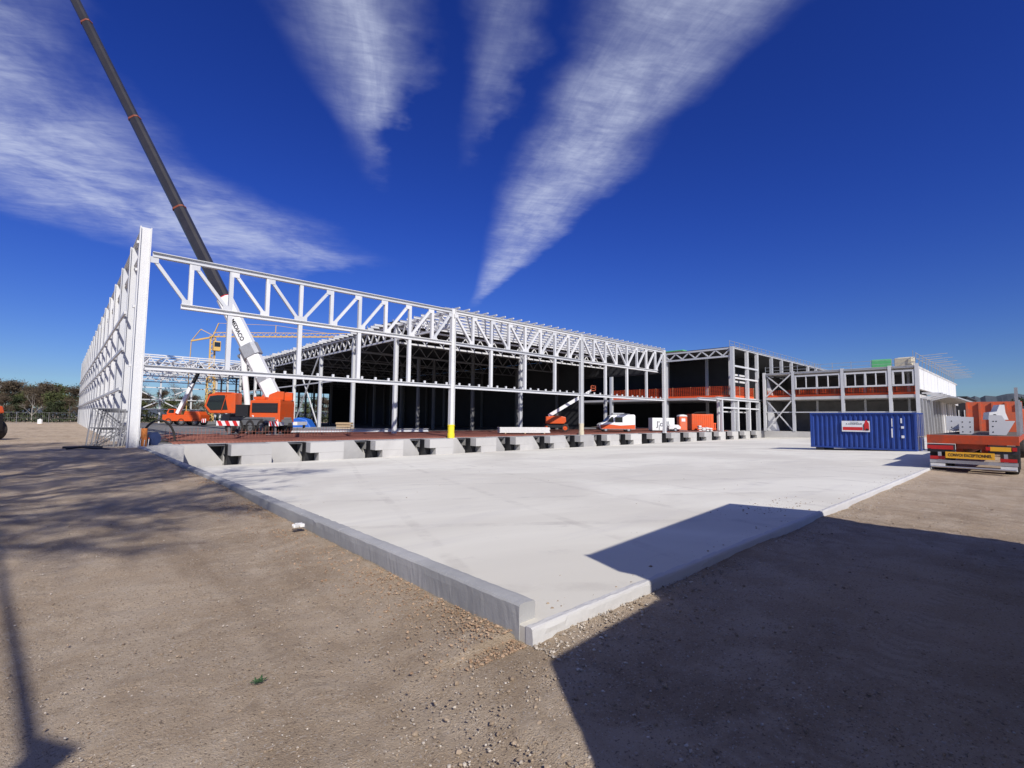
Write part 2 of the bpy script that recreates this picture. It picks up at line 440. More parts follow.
w = bpy.data.worlds.new('World'); sc.world = w; w.use_nodes = True
nt = w.node_tree
bg = nt.nodes['Background']; SKY_S = 0.065
sky = nd(nt, 'ShaderNodeTexSky', sky_type='NISHITA', sun_disc=False)
sky.sun_elevation = SUN_EL; sky.sun_rotation = math.atan2(SUN_XY.x, SUN_XY.y)
sky.altitude = 100; sky.air_density = 1.0; sky.dust_density = 0.35; sky.ozone_density = 3.0
def mth(op, a, b=None, c=None):
    n = nd(nt, 'ShaderNodeMath', operation=op)
    for i, q in enumerate((a, b, c)):
        if q is None: continue
        if hasattr(q, 'is_output'): nt.links.new(q, n.inputs[i])
        else: n.inputs[i].default_value = q
    return n.outputs[0]
hs = nd(nt, 'ShaderNodeHueSaturation'); hs.inputs['Saturation'].default_value = 1.22; hs.inputs['Value'].default_value = 1.0
hs.inputs['Hue'].default_value = 0.52
nt.links.new(sky.outputs['Color'], hs.inputs['Color'])
gm = nd(nt, 'ShaderNodeGamma'); gm.inputs['Gamma'].default_value = 1.12
nt.links.new(hs.outputs['Color'], gm.inputs['Color'])
tc = nd(nt, 'ShaderNodeTexCoord')
sx = nd(nt, 'ShaderNodeSeparateXYZ'); nt.links.new(tc.outputs['Generated'], sx.inputs[0])
zz = mth('MAXIMUM', sx.outputs['Z'], 0.03)
px = mth('DIVIDE', sx.outputs['X'], zz); py = mth('DIVIDE', sx.outputs['Y'], zz)
th = R(60.75)
cs = mth('ADD', mth('MULTIPLY', px, math.cos(th)), mth('MULTIPLY', py, math.sin(th)))      # along the cirrus
cq = mth('SUBTRACT', mth('MULTIPLY', px, math.sin(th)), mth('MULTIPLY', py, math.cos(th)))  # across them
cv = nd(nt, 'ShaderNodeCombineXYZ'); nt.links.new(cs, cv.inputs[0]); nt.links.new(cq, cv.inputs[1])
cvo = cv.outputs[0]
warp = noise(nt, cvo, 1.6, 5, 0.6)
warp2 = noise(nt, mapping(nt, cvo, (1, 1, 1), (0, 0, 0.7)), 5.0, 4, 0.6)
calm = ramp(nt, cs, 1.2, 3.6, 1.0, 0.45)
cqw = mth('ADD', cq, mth('MULTIPLY', calm, mth('ADD', mth('MULTIPLY', mth('SUBTRACT', warp, 0.5), 0.26), mth('MULTIPLY', mth('SUBTRACT', warp2, 0.5), 0.09))))
csw = mth('ADD', cs, mth('ADD', mth('MULTIPLY', mth('SUBTRACT', warp, 0.5), 0.9), mth('MULTIPLY', mth('SUBTRACT', warp2, 0.5), 0.4)))
def band(x, a0, a1, b0, b1):
    """1 between a1 and b0, soft shoulders a0-a1 and b0-b1"""
    return mth('MULTIPLY', ramp(nt, x, a0, a1), ramp(nt, x, b1, b0))
def streak(qc, s_end, wide, s_taper, soft):
    # half width tapers to nothing at s_end
    hw = ramp(nt, csw, s_end, s_taper, 0.045, wide)
    dq = mth('DIVIDE', mth('ABSOLUTE', mth('SUBTRACT', cqw, qc)), hw)
    return mth('MULTIPLY', ramp(nt, dq, 1.45, 1.0 - soft), ramp(nt, csw, s_end + 0.15, s_end - 0.28 * s_end))
s1 = streak(0.66, 4.3, 0.200, 1.5, 0.80)
s2 = streak(-0.13, 1.95, 0.165, 1.15, 0.95)
s2b = streak(-0.10, 2.1, 0.05, 1.1, 0.9)
s3 = streak(0.25, 1.75, 0.085, 1.0, 1.0)
la = mth('ADD', mth('MULTIPLY', csw, 0.814), mth('MULTIPLY', cqw, 0.581))
lw = mth('ADD', mth('MULTIPLY', csw, -0.581), mth('MULTIPLY', cqw, 0.814))
lw = mth('SUBTRACT', lw, mth('MULTIPLY', mth('MAXIMUM', mth('SUBTRACT', 1.15, la), 0.0), 0.85))
sL = mth('MULTIPLY', band(lw, -3.35, -2.60, -2.35, -1.78), ramp(nt, la, 2.68, 2.15))
sW = mth('MULTIPLY', band(lw, -1.95, -1.75, -1.70, -1.35), mth('MULTIPLY', band(la, 1.2, 1.4, 1.5, 1.9), 0.25))
fib = noise(nt, mapping(nt, cvo, (1.6, 8.0, 1), (0, 0, -0.12)), 1.5, 8, 0.68, 0.5)
rip = noise(nt, mapping(nt, cvo, (9.0, 3.2, 1), (0, 0, 0.35)), 1.7, 7, 0.6, 1.3)
puf = noise(nt, cvo, 2.6, 7, 0.62, 0.3)
tex = mth('MULTIPLY', ramp(nt, fib, 0.22, 0.75, 0.62, 1.0), mth('MULTIPLY', ramp(nt, rip, 0.25, 0.75, 0.68, 1.0), ramp(nt, puf, 0.25, 0.65, 0.45, 1.0)))
texL = mth('MULTIPLY', ramp(nt, rip, 0.2, 0.75, 0.6, 1.0), ramp(nt, puf, 0.32, 0.64, 0.30, 0.95))
ribs = noise(nt, mapping(nt, cvo, (18.0, 4.0, 1), (0, 0, 0.30)), 1.6, 7, 0.65, 1.8)
ribs = ramp(nt, ribs, 0.30, 0.70)
d12 = mth('ADD', mth('MULTIPLY', s1, 0.84), mth('ADD', mth('MULTIPLY', s2, 0.58), mth('ADD', mth('MULTIPLY', s2b, 0.30), mth('MULTIPLY', s3, 0.34))))
tex = mth('MULTIPLY', tex, mth('ADD', 0.84, mth('MULTIPLY', ribs, 0.16)))
texL = mth('MULTIPLY', texL, mth('ADD', 0.84, mth('MULTIPLY', ribs, 0.16)))
dens = mth('ADD', mth('MULTIPLY', d12, tex), mth('MULTIPLY', sL, mth('MULTIPLY', texL, 0.82)))
dens = mth('MINIMUM', dens, 0.85)
dens = mth('MULTIPLY', dens, ramp(nt, sx.outputs['Z'], 0.06, 0.2))
lowz = ramp(nt, sx.outputs['Z'], -0.02, 0.42)
tint = mixrgb(nt, lowz, (0.50, 0.64, 0.92), (0.40, 0.605, 1.12))
skyt = mixrgb(nt, 1.0, gm.outputs['Color'], tint, 'MULTIPLY')
cl = (0.55 / SKY_S, 0.60 / SKY_S, 0.76 / SKY_S)
skyc = mixrgb(nt, dens, skyt, cl)
nt.links.new(skyc, bg.inputs['Color']); bg.inputs['Strength'].default_value = SKY_S

sc.view_settings.view_transform = 'Standard'; sc.view_settings.look = 'None'
sc.view_settings.exposure = 0.2; sc.view_settings.gamma = 1.0
sc.view_settings.use_curve_mapping = False

# ------------------------------------------------------------------ ground
def ground_z(u, v):
    s = np.exp(-(np.maximum(v - 3.0, 0) / 10.0) ** 2)
    z = -0.03 - 0.17 * s
    berm = np.exp(-((u - 2.95) / 0.55) ** 2) * (v > 3.2) * (v < 31) * (u < 3.05)
    z = z + 0.07 * berm * (0.6 + 0.8 * vnoise(u * 0.9, v * 0.7, 5))
    berm2 = np.exp(-((v - 3.05) / 0.5) ** 2) * (u > 3.3) * (u < 80)
    z = z + 0.05 * berm2 * vnoise(u * 1.1, v * 1.3, 6)
    return z

def make_ground():
    def axis(lo, hi, f0, f1, step, extra):
        a = list(np.arange(f0, f1, step))
        s = step; x = f1
        while x < hi:
            a.append(x); s *= 1.12; x += s
        s = step; x = f0
        while x > lo:
            s *= 1.12; x -= s; a.append(x)
        a = [q for q in a if all(abs(q - e) > 0.03 for e in extra)] + list(extra) + [lo, hi]
        return np.array(sorted(a))
    us = axis(-4000, 6000, -4.5, 13.0, 0.055, (3.06, 3.10, 86.85, 87.1, 129.9, 130.1))
    vs = axis(-4000, 6000, -0.2, 13.5, 0.055, (3.12, 3.17, 31.55, 31.6, 123.9, 124.1))
    U, V = np.meshgrid(us, vs)
    Z = ground_z(U, V)
    near = np.exp(-((U - 3) ** 2 + (V - 4) ** 2) / 45.0 ** 2)
    rough = 0.030 * (vnoise(U * 0.55, V * 0.55, 1) - 0.5) + 0.018 * (vnoise(U * 2.1, V * 2.1, 2) - 0.5) \
        + 0.016 * (vnoise(U * 6.3, V * 6.3, 3) - 0.5) + 0.013 * (vnoise(U * 14, V * 14, 4) - 0.5)
    # wheel ruts beside the kerb and beyond the slab
    for c in (0.2, 2.0, -3.2, -5.0):
        line = c - 0.03 * V
        rough += -0.022 * np.exp(-((U - line) / 0.22) ** 2) * (0.5 + vnoise(U * 0.4, V * 0.35, 9))
    Z = Z + rough * (0.25 + 0.75 * near)
    # no soil under the concrete yard and the halls
    pit = (U > 3.08) & (V > 3.14) & (V < 31.58) & (U < 86.9)
    Z[pit] = -1.8
    fl = (U > 3.08) & (V >= 31.58) & (V < 124) & (U < 130)
    Z[fl] = -1.8
    edge = (np.abs(U - 3.0) < 0.12) & (V > 3.2) & (V < 31.5)
    Z[edge] = np.minimum(Z[edge], 0.06)
    n, m = U.shape
    co = np.stack([U, V, Z], -1).reshape(-1, 3)
    idx = np.arange(n * m).reshape(n, m)
    q = np.stack([idx[:-1, :-1], idx[:-1, 1:], idx[1:, 1:], idx[1:, :-1]], -1).reshape(-1, 4)
    me = bpy.data.meshes.new('ground')
    me.vertices.add(len(co)); me.vertices.foreach_set('co', co.astype(np.float32).ravel())
    me.loops.add(q.size); me.loops.foreach_set('vertex_index', q.astype(np.int32).ravel())
    me.polygons.add(len(q)); me.polygons.foreach_set('loop_start', np.arange(0, q.size, 4, dtype=np.int32))
    me.polygons.foreach_set('loop_total', np.full(len(q), 4, dtype=np.int32))
    me.polygons.foreach_set('use_smooth', np.ones(len(q), dtype=bool))
    me.materials.append(M['soil']); me.update(); me.validate()
    o = bpy.data.objects.new('ground', me); COL.objects.link(o)
    tag(o, 'dry brown churned soil with wheel ruts and small stones', 'ground', kind='structure')
make_ground()

def yard_z(v):
    return -0.07 - 0.0363 * (v - 3.1)

# sloping concrete yard with a thick front edge
mb = MB()
v0, v1 = 3.02, 31.62
N = 30
def lin(a, b, i, n): return a + (b - a) * i / n
for a, b in ((3.02, 12.6), (12.604, 24.6), (24.604, 42.6), (42.604, 64.6), (64.604, 86.95)):
    zf, zb = yard_z(v0), yard_z(v1)
    mb.prism([(a, v0, -0.6), (a, v0, zf), (a, v1, zb), (a, v1, -1.7)], (b - a, 0, 0))
yard = mb.build('concrete_yard', M['yard'])
tag(yard, 'pale concrete yard sloping down to the loading dock', 'yard', kind='structure')
yard.modifiers.new('bevel', 'BEVEL').width = 0.012

# stones: one sheet of uncountable loose material
def stones(name, n, area, smin, smax, mat, label, seed, dens=None, zoff=0.0):
    rng = np.random.default_rng(seed)
    ico = [(-.53, 0, .85), (.53, 0, .85), (-.53, 0, -.85), (.53, 0, -.85), (0, .85, .53), (0, .85, -.53), (0, -.85, .53), (0, -.85, -.53),
           (.85, .53, 0), (-.85, .53, 0), (.85, -.53, 0), (-.85, -.53, 0)]
    fa = [(1, 4, 0), (4, 9, 0), (4, 5, 9), (8, 5, 4), (1, 8, 4), (1, 10, 8), (10, 3, 8), (8, 3, 5), (3, 2, 5), (3, 7, 2), (3, 10, 7), (10, 6, 7),
          (6, 11, 7), (6, 0, 11), (6, 1, 0), (10, 1, 6), (11, 0, 9), (2, 11, 9), (5, 2, 9), (11, 2, 7)]
    ico = np.array(ico); fa = np.array(fa)
    co = []; fs = []
    k = 0
    while k < n:
        u, v = area(rng)
        s = smin * (smax / smin) ** (rng.random() ** 2.2)
        z = float(ground_z(np.array(u), np.array(v))) + zoff
        p = ico * (1 + rng.normal(0, 0.18, (12, 1))) * s * np.array([1, rng.uniform(.6, 1), rng.uniform(.45, .8)])
        a = rng.uniform(0, 6.28); c_, s_ = math.cos(a), math.sin(a)
        p = p @ np.array([[c_, s_, 0], [-s_, c_, 0], [0, 0, 1]])
        co.append(p + np.array([u, v, z + s * 0.12])); fs.append(fa + 12 * k)
        k += 1
    co = np.concatenate(co); fs = np.concatenate(fs)
    me = bpy.data.meshes.new(name); me.from_pydata(co.tolist(), [], fs.tolist())
    me.materials.append(mat); me.update()
    o = bpy.data.objects.new(name, me); COL.objects.link(o)
    tag(o, label, 'gravel', kind='stuff')
    return o
def area_left(rng):
    while True:
        d = 1.2 + 13 * rng.random() ** 1.7; a = rng.uniform(R(30), R(100))
        u, v = d * math.cos(a), d * math.sin(a)
        if u < 2.95: return u, v
def area_right(rng):
    while True:
        d = 1.0 + 16 * rng.random() ** 1.5; a = rng.uniform(R(-5), R(60))
        u, v = d * math.cos(a), d * math.sin(a)
        if v < 2.95 and v > -1.5: return u, v
def area_kerb(rng):
    v = 3.0 + 20 * rng.random() ** 1.6
    return 2.98 - abs(rng.normal(0, 0.33)), v
def area_front(rng):
    return 3.0 + 20 * rng.random() ** 1.5, 3.0 - abs(rng.normal(0, 0.25))
stones('small_stones', 7000, area_left, 0.0025, 0.010, M['stone'], 'small pale stones scattered over the brown soil in front', 1)
stones('soil_clods', 4500, area_left, 0.003, 0.013, M['clod'], 'crumbs of dry soil scattered left of the kerb', 2)
stones('shaded_stones', 6500, area_right, 0.003, 0.014, M['stone'], 'small stones on the shaded soil before the yard', 3)
stones('shaded_clods', 2600, area_right, 0.005, 0.024, M['clod'], 'crumbs of soil in the large shadow', 4)
stones('kerb_gravel', 6500, area_kerb, 0.004, 0.018, M['gravel_red'], 'reddish gravel banked along the outside of the kerb', 5, zoff=0.0)
stones('edge_gravel', 3600, area_front, 0.004, 0.019, M['stone'], 'grey gravel banked along the front edge of the yard', 6)

def area_yard(rng):
    if rng.random() < 0.45:
        return 11.2 + rng.normal(0, 0.9), 3.5 + abs(rng.normal(0, 0.5))
    if rng.random() < 0.5:
        return 3.3 + 20 * rng.random(), 3.1 + abs(rng.normal(0, 0.12))
    return 3.4 + 22 * rng.random() ** 1.3, 3.3 + 16 * rng.random() ** 1.5
gz_keep = ground_z
ground_z = lambda u, v: -0.07 - 0.0363 * (v - 3.1) + 0 * u
stones('yard_crumbs', 520, area_yard, 0.004, 0.022, M['clod'], 'dry crumbs of soil scattered on the pale concrete yard', 14)
ground_z = gz_keep
# ------------------------------------------------------------------ left kerb
def rough_bar(name, mat, prof_, axis, a, b, step, amp, seed, joints=()):
    """bar with a worn, uneven surface: prof_ is the cross-section (offset, z), run along u or v"""
    n = max(2, int((b - a) / step))
    ts = np.array(sorted(set(list(np.linspace(a, b, n)) + [j + d for j in joints for d in (-0.006, 0.0, 0.006)])))
    vs = []; k = len(prof_)
    for t in ts:
        for i_, (o_, z_) in enumerate(prof_):
            jn = 0.010 if any(abs(t - j) < 0.001 for j in joints) else 0.0
            e = amp * (float(vnoise(np.array(t * 7.0 + i_ * 31), np.array(i_ * 3.7), seed)) - 0.5) * 2 + amp * 1.4 * (float(vnoise(np.array(t * 23.0 + i_ * 11), np.array(i_ * 5.1), seed + 1)) - 0.5) \
                - (amp * 2.5 if float(vnoise(np.array(t * 3.1), np.array(i_ * 9.3), seed + 2)) > 0.93 else 0)
            z = z_ + (e if z_ > -0.4 else 0) - (jn if z_ > 0 else 0)
            o = o_ + e * 0.7
            vs.append((o, t, z) if axis == 'v' else (t, o, z))
    fs = []
    for r_ in range(len(ts) - 1):
        for c_ in range(k):
            fs.append((r_ * k + c_, r_ * k + (c_ + 1) % k, (r_ + 1) * k + (c_ + 1) % k, (r_ + 1) * k + c_))
    fs.append(tuple(range(k))); fs.append(tuple((len(ts) - 1) * k + c_ for c_ in range(k))[::-1])
    m = MB(); m.add(vs, fs)
    return m.build(name, mat)
kb = rough_bar('kerb', M['kerb'], [(3.02, -0.5), (3.015, -0.15), (3.012, 0.0), (3.015, 0.07), (3.03, 0.089), (3.09, 0.092), (3.15, 0.092), (3.20, 0.086), (3.212, 0.066), (3.21, -0.1), (3.21, -0.5)],
               'v', 3.14, 31.49, 0.04, 0.004, 11, (6.9, 11.2, 16.4, 22.4))
tag(kb, 'long grey concrete kerb wall running back to the loading dock', 'kerb')
yz = yard_z(3.02)
ye = rough_bar('yard_edge', M['slabedge'], [(2.97, -0.6), (2.972, yz - 0.16), (2.975, yz - 0.08), (2.978, yz - 0.03), (2.985, yz - 0.006), (3.0, yz + 0.003), (3.03, yz + 0.004), (3.06, yz + 0.001), (3.06, -0.6)],
               'u', 3.015, 60.0, 0.045, 0.0045, 21)
tag(ye, 'rough front edge of the pale concrete yard', 'yard', kind='structure')

# ------------------------------------------------------------------ loading dock
DV = 31.5
dock = thing('loading_dock', 'long pale concrete dock face with a row of sloped open bays', 'loading dock', (3.0, DV, -1.15))
off = (3.0, DV, -1.15)
pits = [7.29 + 2.2 + 4.47 * k for k in range(-1, 18)]          # left edge of every bay
PW = 2.27                                                        # bay width
mb = MB(off)
mb.box(3.262, DV + 0.02, -1.6, 87.0, DV + 0.4, -1.16)            # footing
dock_base = mb.build('footing', M['dock'], dock)
x = 3.262
for k, pu in enumerate(pits):
    # solid pier between two bays: full upper block, lower part cut back on its left
    mb = MB(off)
    xr = pu
    cut = 0.55 if k else 0.0
    mb.box(x, DV, -0.60, xr, DV + 2.6, 0.055)
    mb.box(x + cut, DV + 0.004, -1.5, xr - 0.003, DV + 2.6, -0.603)
    if cut:
        mb.box(x + 0.003, DV + 1.9, -1.5, x + cut - 0.003, DV + 2.6, -0.603)
    mb.build('pier', M['dock'], dock, bevel=0.012)
    # set-back panel with a slanting right edge, dark void beside and behind it
    mb = MB(off)
    a = pu + 0.002; b = pu + PW - 0.002
    mb.prism([(a, DV + 1.35, -1.5), (a, DV + 1.35, 0.05), (a + 1.30, DV + 1.35, 0.05), (b - 0.1, DV + 1.35, -1.02), (b - 0.1, DV + 1.35, -1.5)], (0, 0.14, 0))
    mb.build('bay_panel', M['dock'], dock)
    mb = MB(off)
    mb.box(a, DV + 2.3, -1.5, b, DV + 2.6, 0.045); mb.box(a, DV + 1.5, -0.08, b, DV + 2.29, 0.045)
    mb.build('bay_back', M['inner'], dock)
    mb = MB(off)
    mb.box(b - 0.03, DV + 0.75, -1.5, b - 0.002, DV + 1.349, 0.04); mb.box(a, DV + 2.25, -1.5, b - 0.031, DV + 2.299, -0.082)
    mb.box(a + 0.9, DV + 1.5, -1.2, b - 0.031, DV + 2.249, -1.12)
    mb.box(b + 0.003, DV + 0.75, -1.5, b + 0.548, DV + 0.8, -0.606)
    mb.build('void_shade_sheet', M['black'], dock)  # black sheets put in as the shade inside void and notch
    # steel angle on the lip of the bay
    mb = MB(off)
    mb.box(pu + 0.01, DV + 1.36, 0.055, pu + PW - 0.01, DV + 1.44, 0.085)
    mb.build('lip_angle', M['steel_grey'], dock)
    x = pu + PW
mb = MB(off)
mb.box(x, DV, -1.5, 87.0, DV + 2.6, 0.055)
mb.build('pier', M['dock'], dock, bevel=0.012)

# floor of the halls
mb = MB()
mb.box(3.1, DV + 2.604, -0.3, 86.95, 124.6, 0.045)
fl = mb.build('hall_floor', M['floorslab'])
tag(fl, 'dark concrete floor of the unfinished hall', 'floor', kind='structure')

# rusty reinforcement mats lying over the floor (beyond counting)
mb = MB()
for j, zc in ((0, 0.10), (1, 0.15)):
    v = 33.0
    while v < 47.5:
        u_a = 4.6 + max(0, (v - 32) * 0.10) + (1.2 if j else 0)
        mb.beam((u_a, v, zc), (76.5, v, zc), 0.02, 0.022)
        v += 0.2
    u = 4.8
    while u < 76.5:
        mb.beam((u, 33.0, zc + 0.02), (u, 47.4, zc + 0.02), 0.02, 0.02)
        u += 0.22
o = mb.build('rebar_mat', M['rebar'], fix=False)
tag(o, 'rusty red-brown steel reinforcement mat covering the floor behind the dock', 'reinforcement', kind='stuff')
# upright starter bars near the crane
mb = MB()
u = 5.0
while u < 17.5:
    hgt = 0.65 + 0.1 * math.sin(u * 3)
    mb.beam((u, 38.0, 0.16), (u, 38.0, 0.16 + hgt), 0.016, 0.016)
    u += 0.22
for zc in (0.35, 0.6):
    mb.beam((4.9, 38.02, zc), (17.6, 38.02, zc), 0.016, 0.016)
o = mb.build('starter_bars', M['rebar'], fix=False)
tag(o, 'row of upright rusty starter bars in front of the big crane', 'reinforcement', kind='stuff')

# ------------------------------------------------------------------ the steel hall
V0 = 32.5
HOFF = (2.9, V0, 0.05)
hall = thing('steel_hall', 'huge unfinished white steel hall frame with lattice trusses behind the dock', 'building', HOFF)
UL = 2.9; U1 = 23.35; U2 = 39.95; U3 = 56.6
ROW = [V0 + 9.2 * k for k in range(11)]
ZT, ZL, ZM = 10.45, 7.80, 4.25
def hmb(): return MB(HOFF)

def column(u, v, z0, z1, d=0.36, wd=0.30, dep=(1, 0, 0), plate=True, mt='steel'):
    m = hmb(); m.ibeam((u, v, z0), (u, v, z1), d, wd, dep, 0.035)
    if plate: m.box(u - 0.28, v - 0.28, z0 - 0.03, u + 0.28, v + 0.28, z0 + 0.001)
    return m.build('column', M[mt], hall)

# front corner column, taller than the rest
m = hmb(); m.ibeam((2.86, V0, -0.25), (2.86, V0, 11.85), 0.52, 0.34, (1, 0, 0), 0.05)
for z in (4.25, 7.4, 9.4, 10.9):
    m.box(2.50, V0 - 0.1, z, 2.595, V0 + 0.1, z + 0.14)
m.build('column', M['steel'], hall)
for u in (U1, U2, U3):
    column(u, V0, 0.08, ZT + 0.25, 0.40, 0.34, (1, 0, 0))

def facade_truss(ua, ub, dirs, hang):
    n = len(dirs)
    us = [lin(ua, ub, i, n) for i in range(n + 1)]
    start = us[1] - 0.42 if ua < 5 else ua + 0.2
    m = hmb(); m.ibeam((ua + 0.2, V0, ZT), (ub - 0.2, V0, ZT), 0.30, 0.30, (0, 0, 1), 0.04)
    t = m.build('truss', M['steel'], hall)
    end = ub - 0.2 if ub < 56 else us[-2] + 0.45
    m = hmb(); m.ibeam((start, V0, ZL), (end, V0, ZL), 0.28, 0.30, (0, 0, 1), 0.04)
    m.build('bottom_chord', M['steel'], t)
    hb, ht = ZL + 0.14, ZT - 0.15
    for i, u in enumerate(us):
        if 0 < i < n:
            m = hmb(); m.beam((u, V0, hb), (u, V0, ht), 0.22, 0.22, (1, 0, 0)); m.build('vertical', M['steel'], t)
    for i, d in enumerate(dirs):
        a, b = us[i], us[i + 1]
        k = 0.30 if i == 0 or i == n - 1 else 0.17
        if d > 0:      # falls to the right
            p, q = (a + (0.28 if i == 0 else 0.2), V0, ht - 0.12), (b - 0.2, V0, hb + 0.12)
        else:
            p, q = (a + 0.2, V0, hb + 0.12), (b - (0.28 if i == n - 1 else 0.2), V0, ht - 0.12)
        m = hmb(); m.beam(p, q, 0.18, 0.17, (0, 1, 0))
        for e in (p, q):   # gusset plates
            s = 1 if e is p else -1
            zc = e[2]
            m.box(e[0] - 0.20, V0 - 0.112, zc - 0.2, e[0] + 0.20, V0 - 0.092, zc + 0.14)
        m.build('diagonal', M['steel'], t)
    for i in hang:
        u = us[i]
        m = hmb(); m.beam((u, V0, ZM + 0.15), (u, V0, ZL - 0.14), 0.24, 0.24, (1, 0, 0)); m.build('hanger', M['steel'], hall)
    return us
R_, L_ = 1, -1
facade_truss(UL + 0.12, U1, [R_, R_, R_, R_, L_, L_, L_, L_, L_, L_], (2, 4, 6, 8))
facade_truss(U1, U2, [R_] * 4 + [L_] * 4, (2, 4, 6))
facade_truss(U2, U3, [R_] * 4 + [L_] * 4, (2, 4, 6))

# mid-height beam of the facade with cleats on its top
for a, b in ((UL + 0.26, U1 - 0.19), (U1 + 0.19, U2 - 0.19), (U2 + 0.19, U3 - 0.19)):
    m = hmb(); m.ibeam((a, V0, ZM), (b, V0, ZM), 0.28, 0.28, (0, 0, 1), 0.035)
    u = math.ceil(a) + 0.1
    while u < b - 0.2:
        if u > 10:
            m.box(u - 0.07, V0 - 0.06, ZM + 0.14, u + 0.07, V0 + 0.06, ZM + 0.33)
        u += 1.04
    m.build('mid_beam', M['steel'], hall)

# left side wall: deep columns with rails on brackets
WV = [35.6 + 5.55 * k for k in range(17)]
for v in WV:
    m = hmb(); m.ibeam((2.78, v, -0.2), (2.78, v, 11.45), 0.62, 0.32, (1, 0, 0), 0.04)
    m.build('wall_column', M['steel'], hall)
for z in (3.15, 5.4, 7.45):
    for i, v in enumerate(WV[:-1]):
        m = hmb()
        m.beam((2.36, v - (0.9 if i == 0 else 0.0), z), (2.36, WV[i + 1] - 0.02, z), 0.10, 0.16)
        m.box(2.37, v - 0.09, z - 0.22, 2.465, v + 0.09, z - 0.083)
        m.build('wall_rail', M['steel'], hall)
m = hmb(); m.ibeam((2.78, 33.0, 11.58), (2.78, WV[-1], 11.58), 0.24, 0.3, (0, 0, 1), 0.03); m.build('eaves_beam', M['steel'], hall)
m = hmb(); m.ibeam((2.78, 33.0, 10.3), (2.78, WV[-1], 10.3), 0.24, 0.2, (0, 0, 1), 0.03); m.build('eaves_beam', M['steel'], hall)

# rows behind the facade
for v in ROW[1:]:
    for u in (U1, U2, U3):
        column(u, v, 0.05, 10.35, 0.36, 0.32, (1, 0, 0), False, 'steel' if u == U1 or v < 42 else 'steel_shade')
for u in (31.6, 48.2):
    for v in ROW[2::2]:
        column(u, v, 0.05, 9.0, 0.3, 0.28, (1, 0, 0), False, 'steel_shade')

def lattice(m, p, q, z0, z1, n, w=0.16, d=0.10):
    p = Vector((p[0], p[1], 0)); q = Vector((q[0], q[1], 0))
    m.beam(p + Vector((0, 0, z1)), q + Vector((0, 0, z1)), w, w)
    m.beam(p + Vector((0, 0, z0)), q + Vector((0, 0, z0)), w, w)
    for i in range(n):
        a = p.lerp(q, i / n); b = p.lerp(q, (i + 0.5) / n); c = p.lerp(q, (i + 1) / n)
        m.beam(a + Vector((0, 0, z1 - w / 2)), b + Vector((0, 0, z0 + w / 2)), d, d)
        m.beam(b + Vector((0, 0, z0 + w / 2)), c + Vector((0, 0, z1 - w / 2)), d, d)
# trusses across the roofed bays
for v in ROW[1:]:
    for a, b in ((U1, U2), (U2, U3)):
        m = hmb(); lattice(m, (a + 0.2, v), (b - 0.2, v), 8.9, 10.3, 8); m.build('roof_truss', M['steel' if v < 42 else 'steel_shade'], hall)
# edge lattice of the roof towards the open bay, with purlin ends poking out
for i in range(10):
    m = hmb(); lattice(m, (U1, ROW[i] + 0.2), (U1, ROW[i + 1] - 0.2), 9.2, 10.5, 6, 0.17, 0.11)
    m.build('edge_truss', M['steel'], hall)
# purlins: the front bay is not decked yet
k = 0
for i in range(1, 9):
    v = V0 + 0.35 + (i - 1) * 1.2
    m = hmb(); m.ibeam((U1 - 0.6, v, 10.66 if i > 1 else 10.69), (U3 + 0.1, v, 10.66 if i > 1 else 10.69), 0.20, 0.12, (0, 0, 1), 0.02); m.build('purlin', M['steel'], hall)
for i in range(9, 77):
    v = V0 + 0.35 + (i - 1) * 1.2
    m = hmb(); m.beam((U1 - 1.1 + 0.25 * math.sin(i * 1.7), v, 10.68), (U1 + 1.2, v, 10.68), 0.12, 0.2); m.build('purlin', M['steel'], hall)
m = hmb()
for i in range(33):
    u = U1 + 0.5 + i * 1.02
    m.beam((u, V0 - 0.22, 10.84), (u, V0 + 8.8, 10.84), 0.12, 0.12)
m.build('roof_battens', M['steel'], hall)
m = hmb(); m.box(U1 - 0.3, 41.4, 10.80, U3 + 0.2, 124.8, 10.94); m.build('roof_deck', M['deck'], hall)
# small stubs and clamps along the deck edge
m = hmb()
for i in range(60):
    v = 42 + i * 1.35
    m.beam((U1 - 0.25, v, 10.94), (U1 - 0.25, v, 11.15 + 0.1 * math.sin(i * 2.1)), 0.07, 0.07)
m.build('edge_stubs', M['steel_grey'], hall)
# back part of the open bay already has its roof steel
for v in ROW[6:]:
    m = hmb(); lattice(m, (UL + 0.3, v), (U1 - 0.2, v), 8.6, 10.2, 10, 0.20, 0.14); m.build('roof_truss', M['steel'], hall)
for i in range(1, 10):
    u = lin(UL, U1, i, 10)
    m = hmb(); m.beam((u, ROW[6], 10.42), (u, ROW[10], 10.42), 0.14, 0.2)
    if i % 3 == 0:
        for r in range(6, 10):
            lattice(m, (u, ROW[r] + 0.2), (u, ROW[r + 1] - 0.2), 8.9, 10.05, 5, 0.13, 0.1)
    m.build('purlin', M['steel'], hall)
for i in range(11):
    v = lin(ROW[6], ROW[10], i, 10) + 1.1
    m = hmb(); m.beam((UL + 0.3, v, 10.62), (U1 - 0.8, v, 10.62), 0.14, 0.16); m.build('purlin', M['steel'], hall)
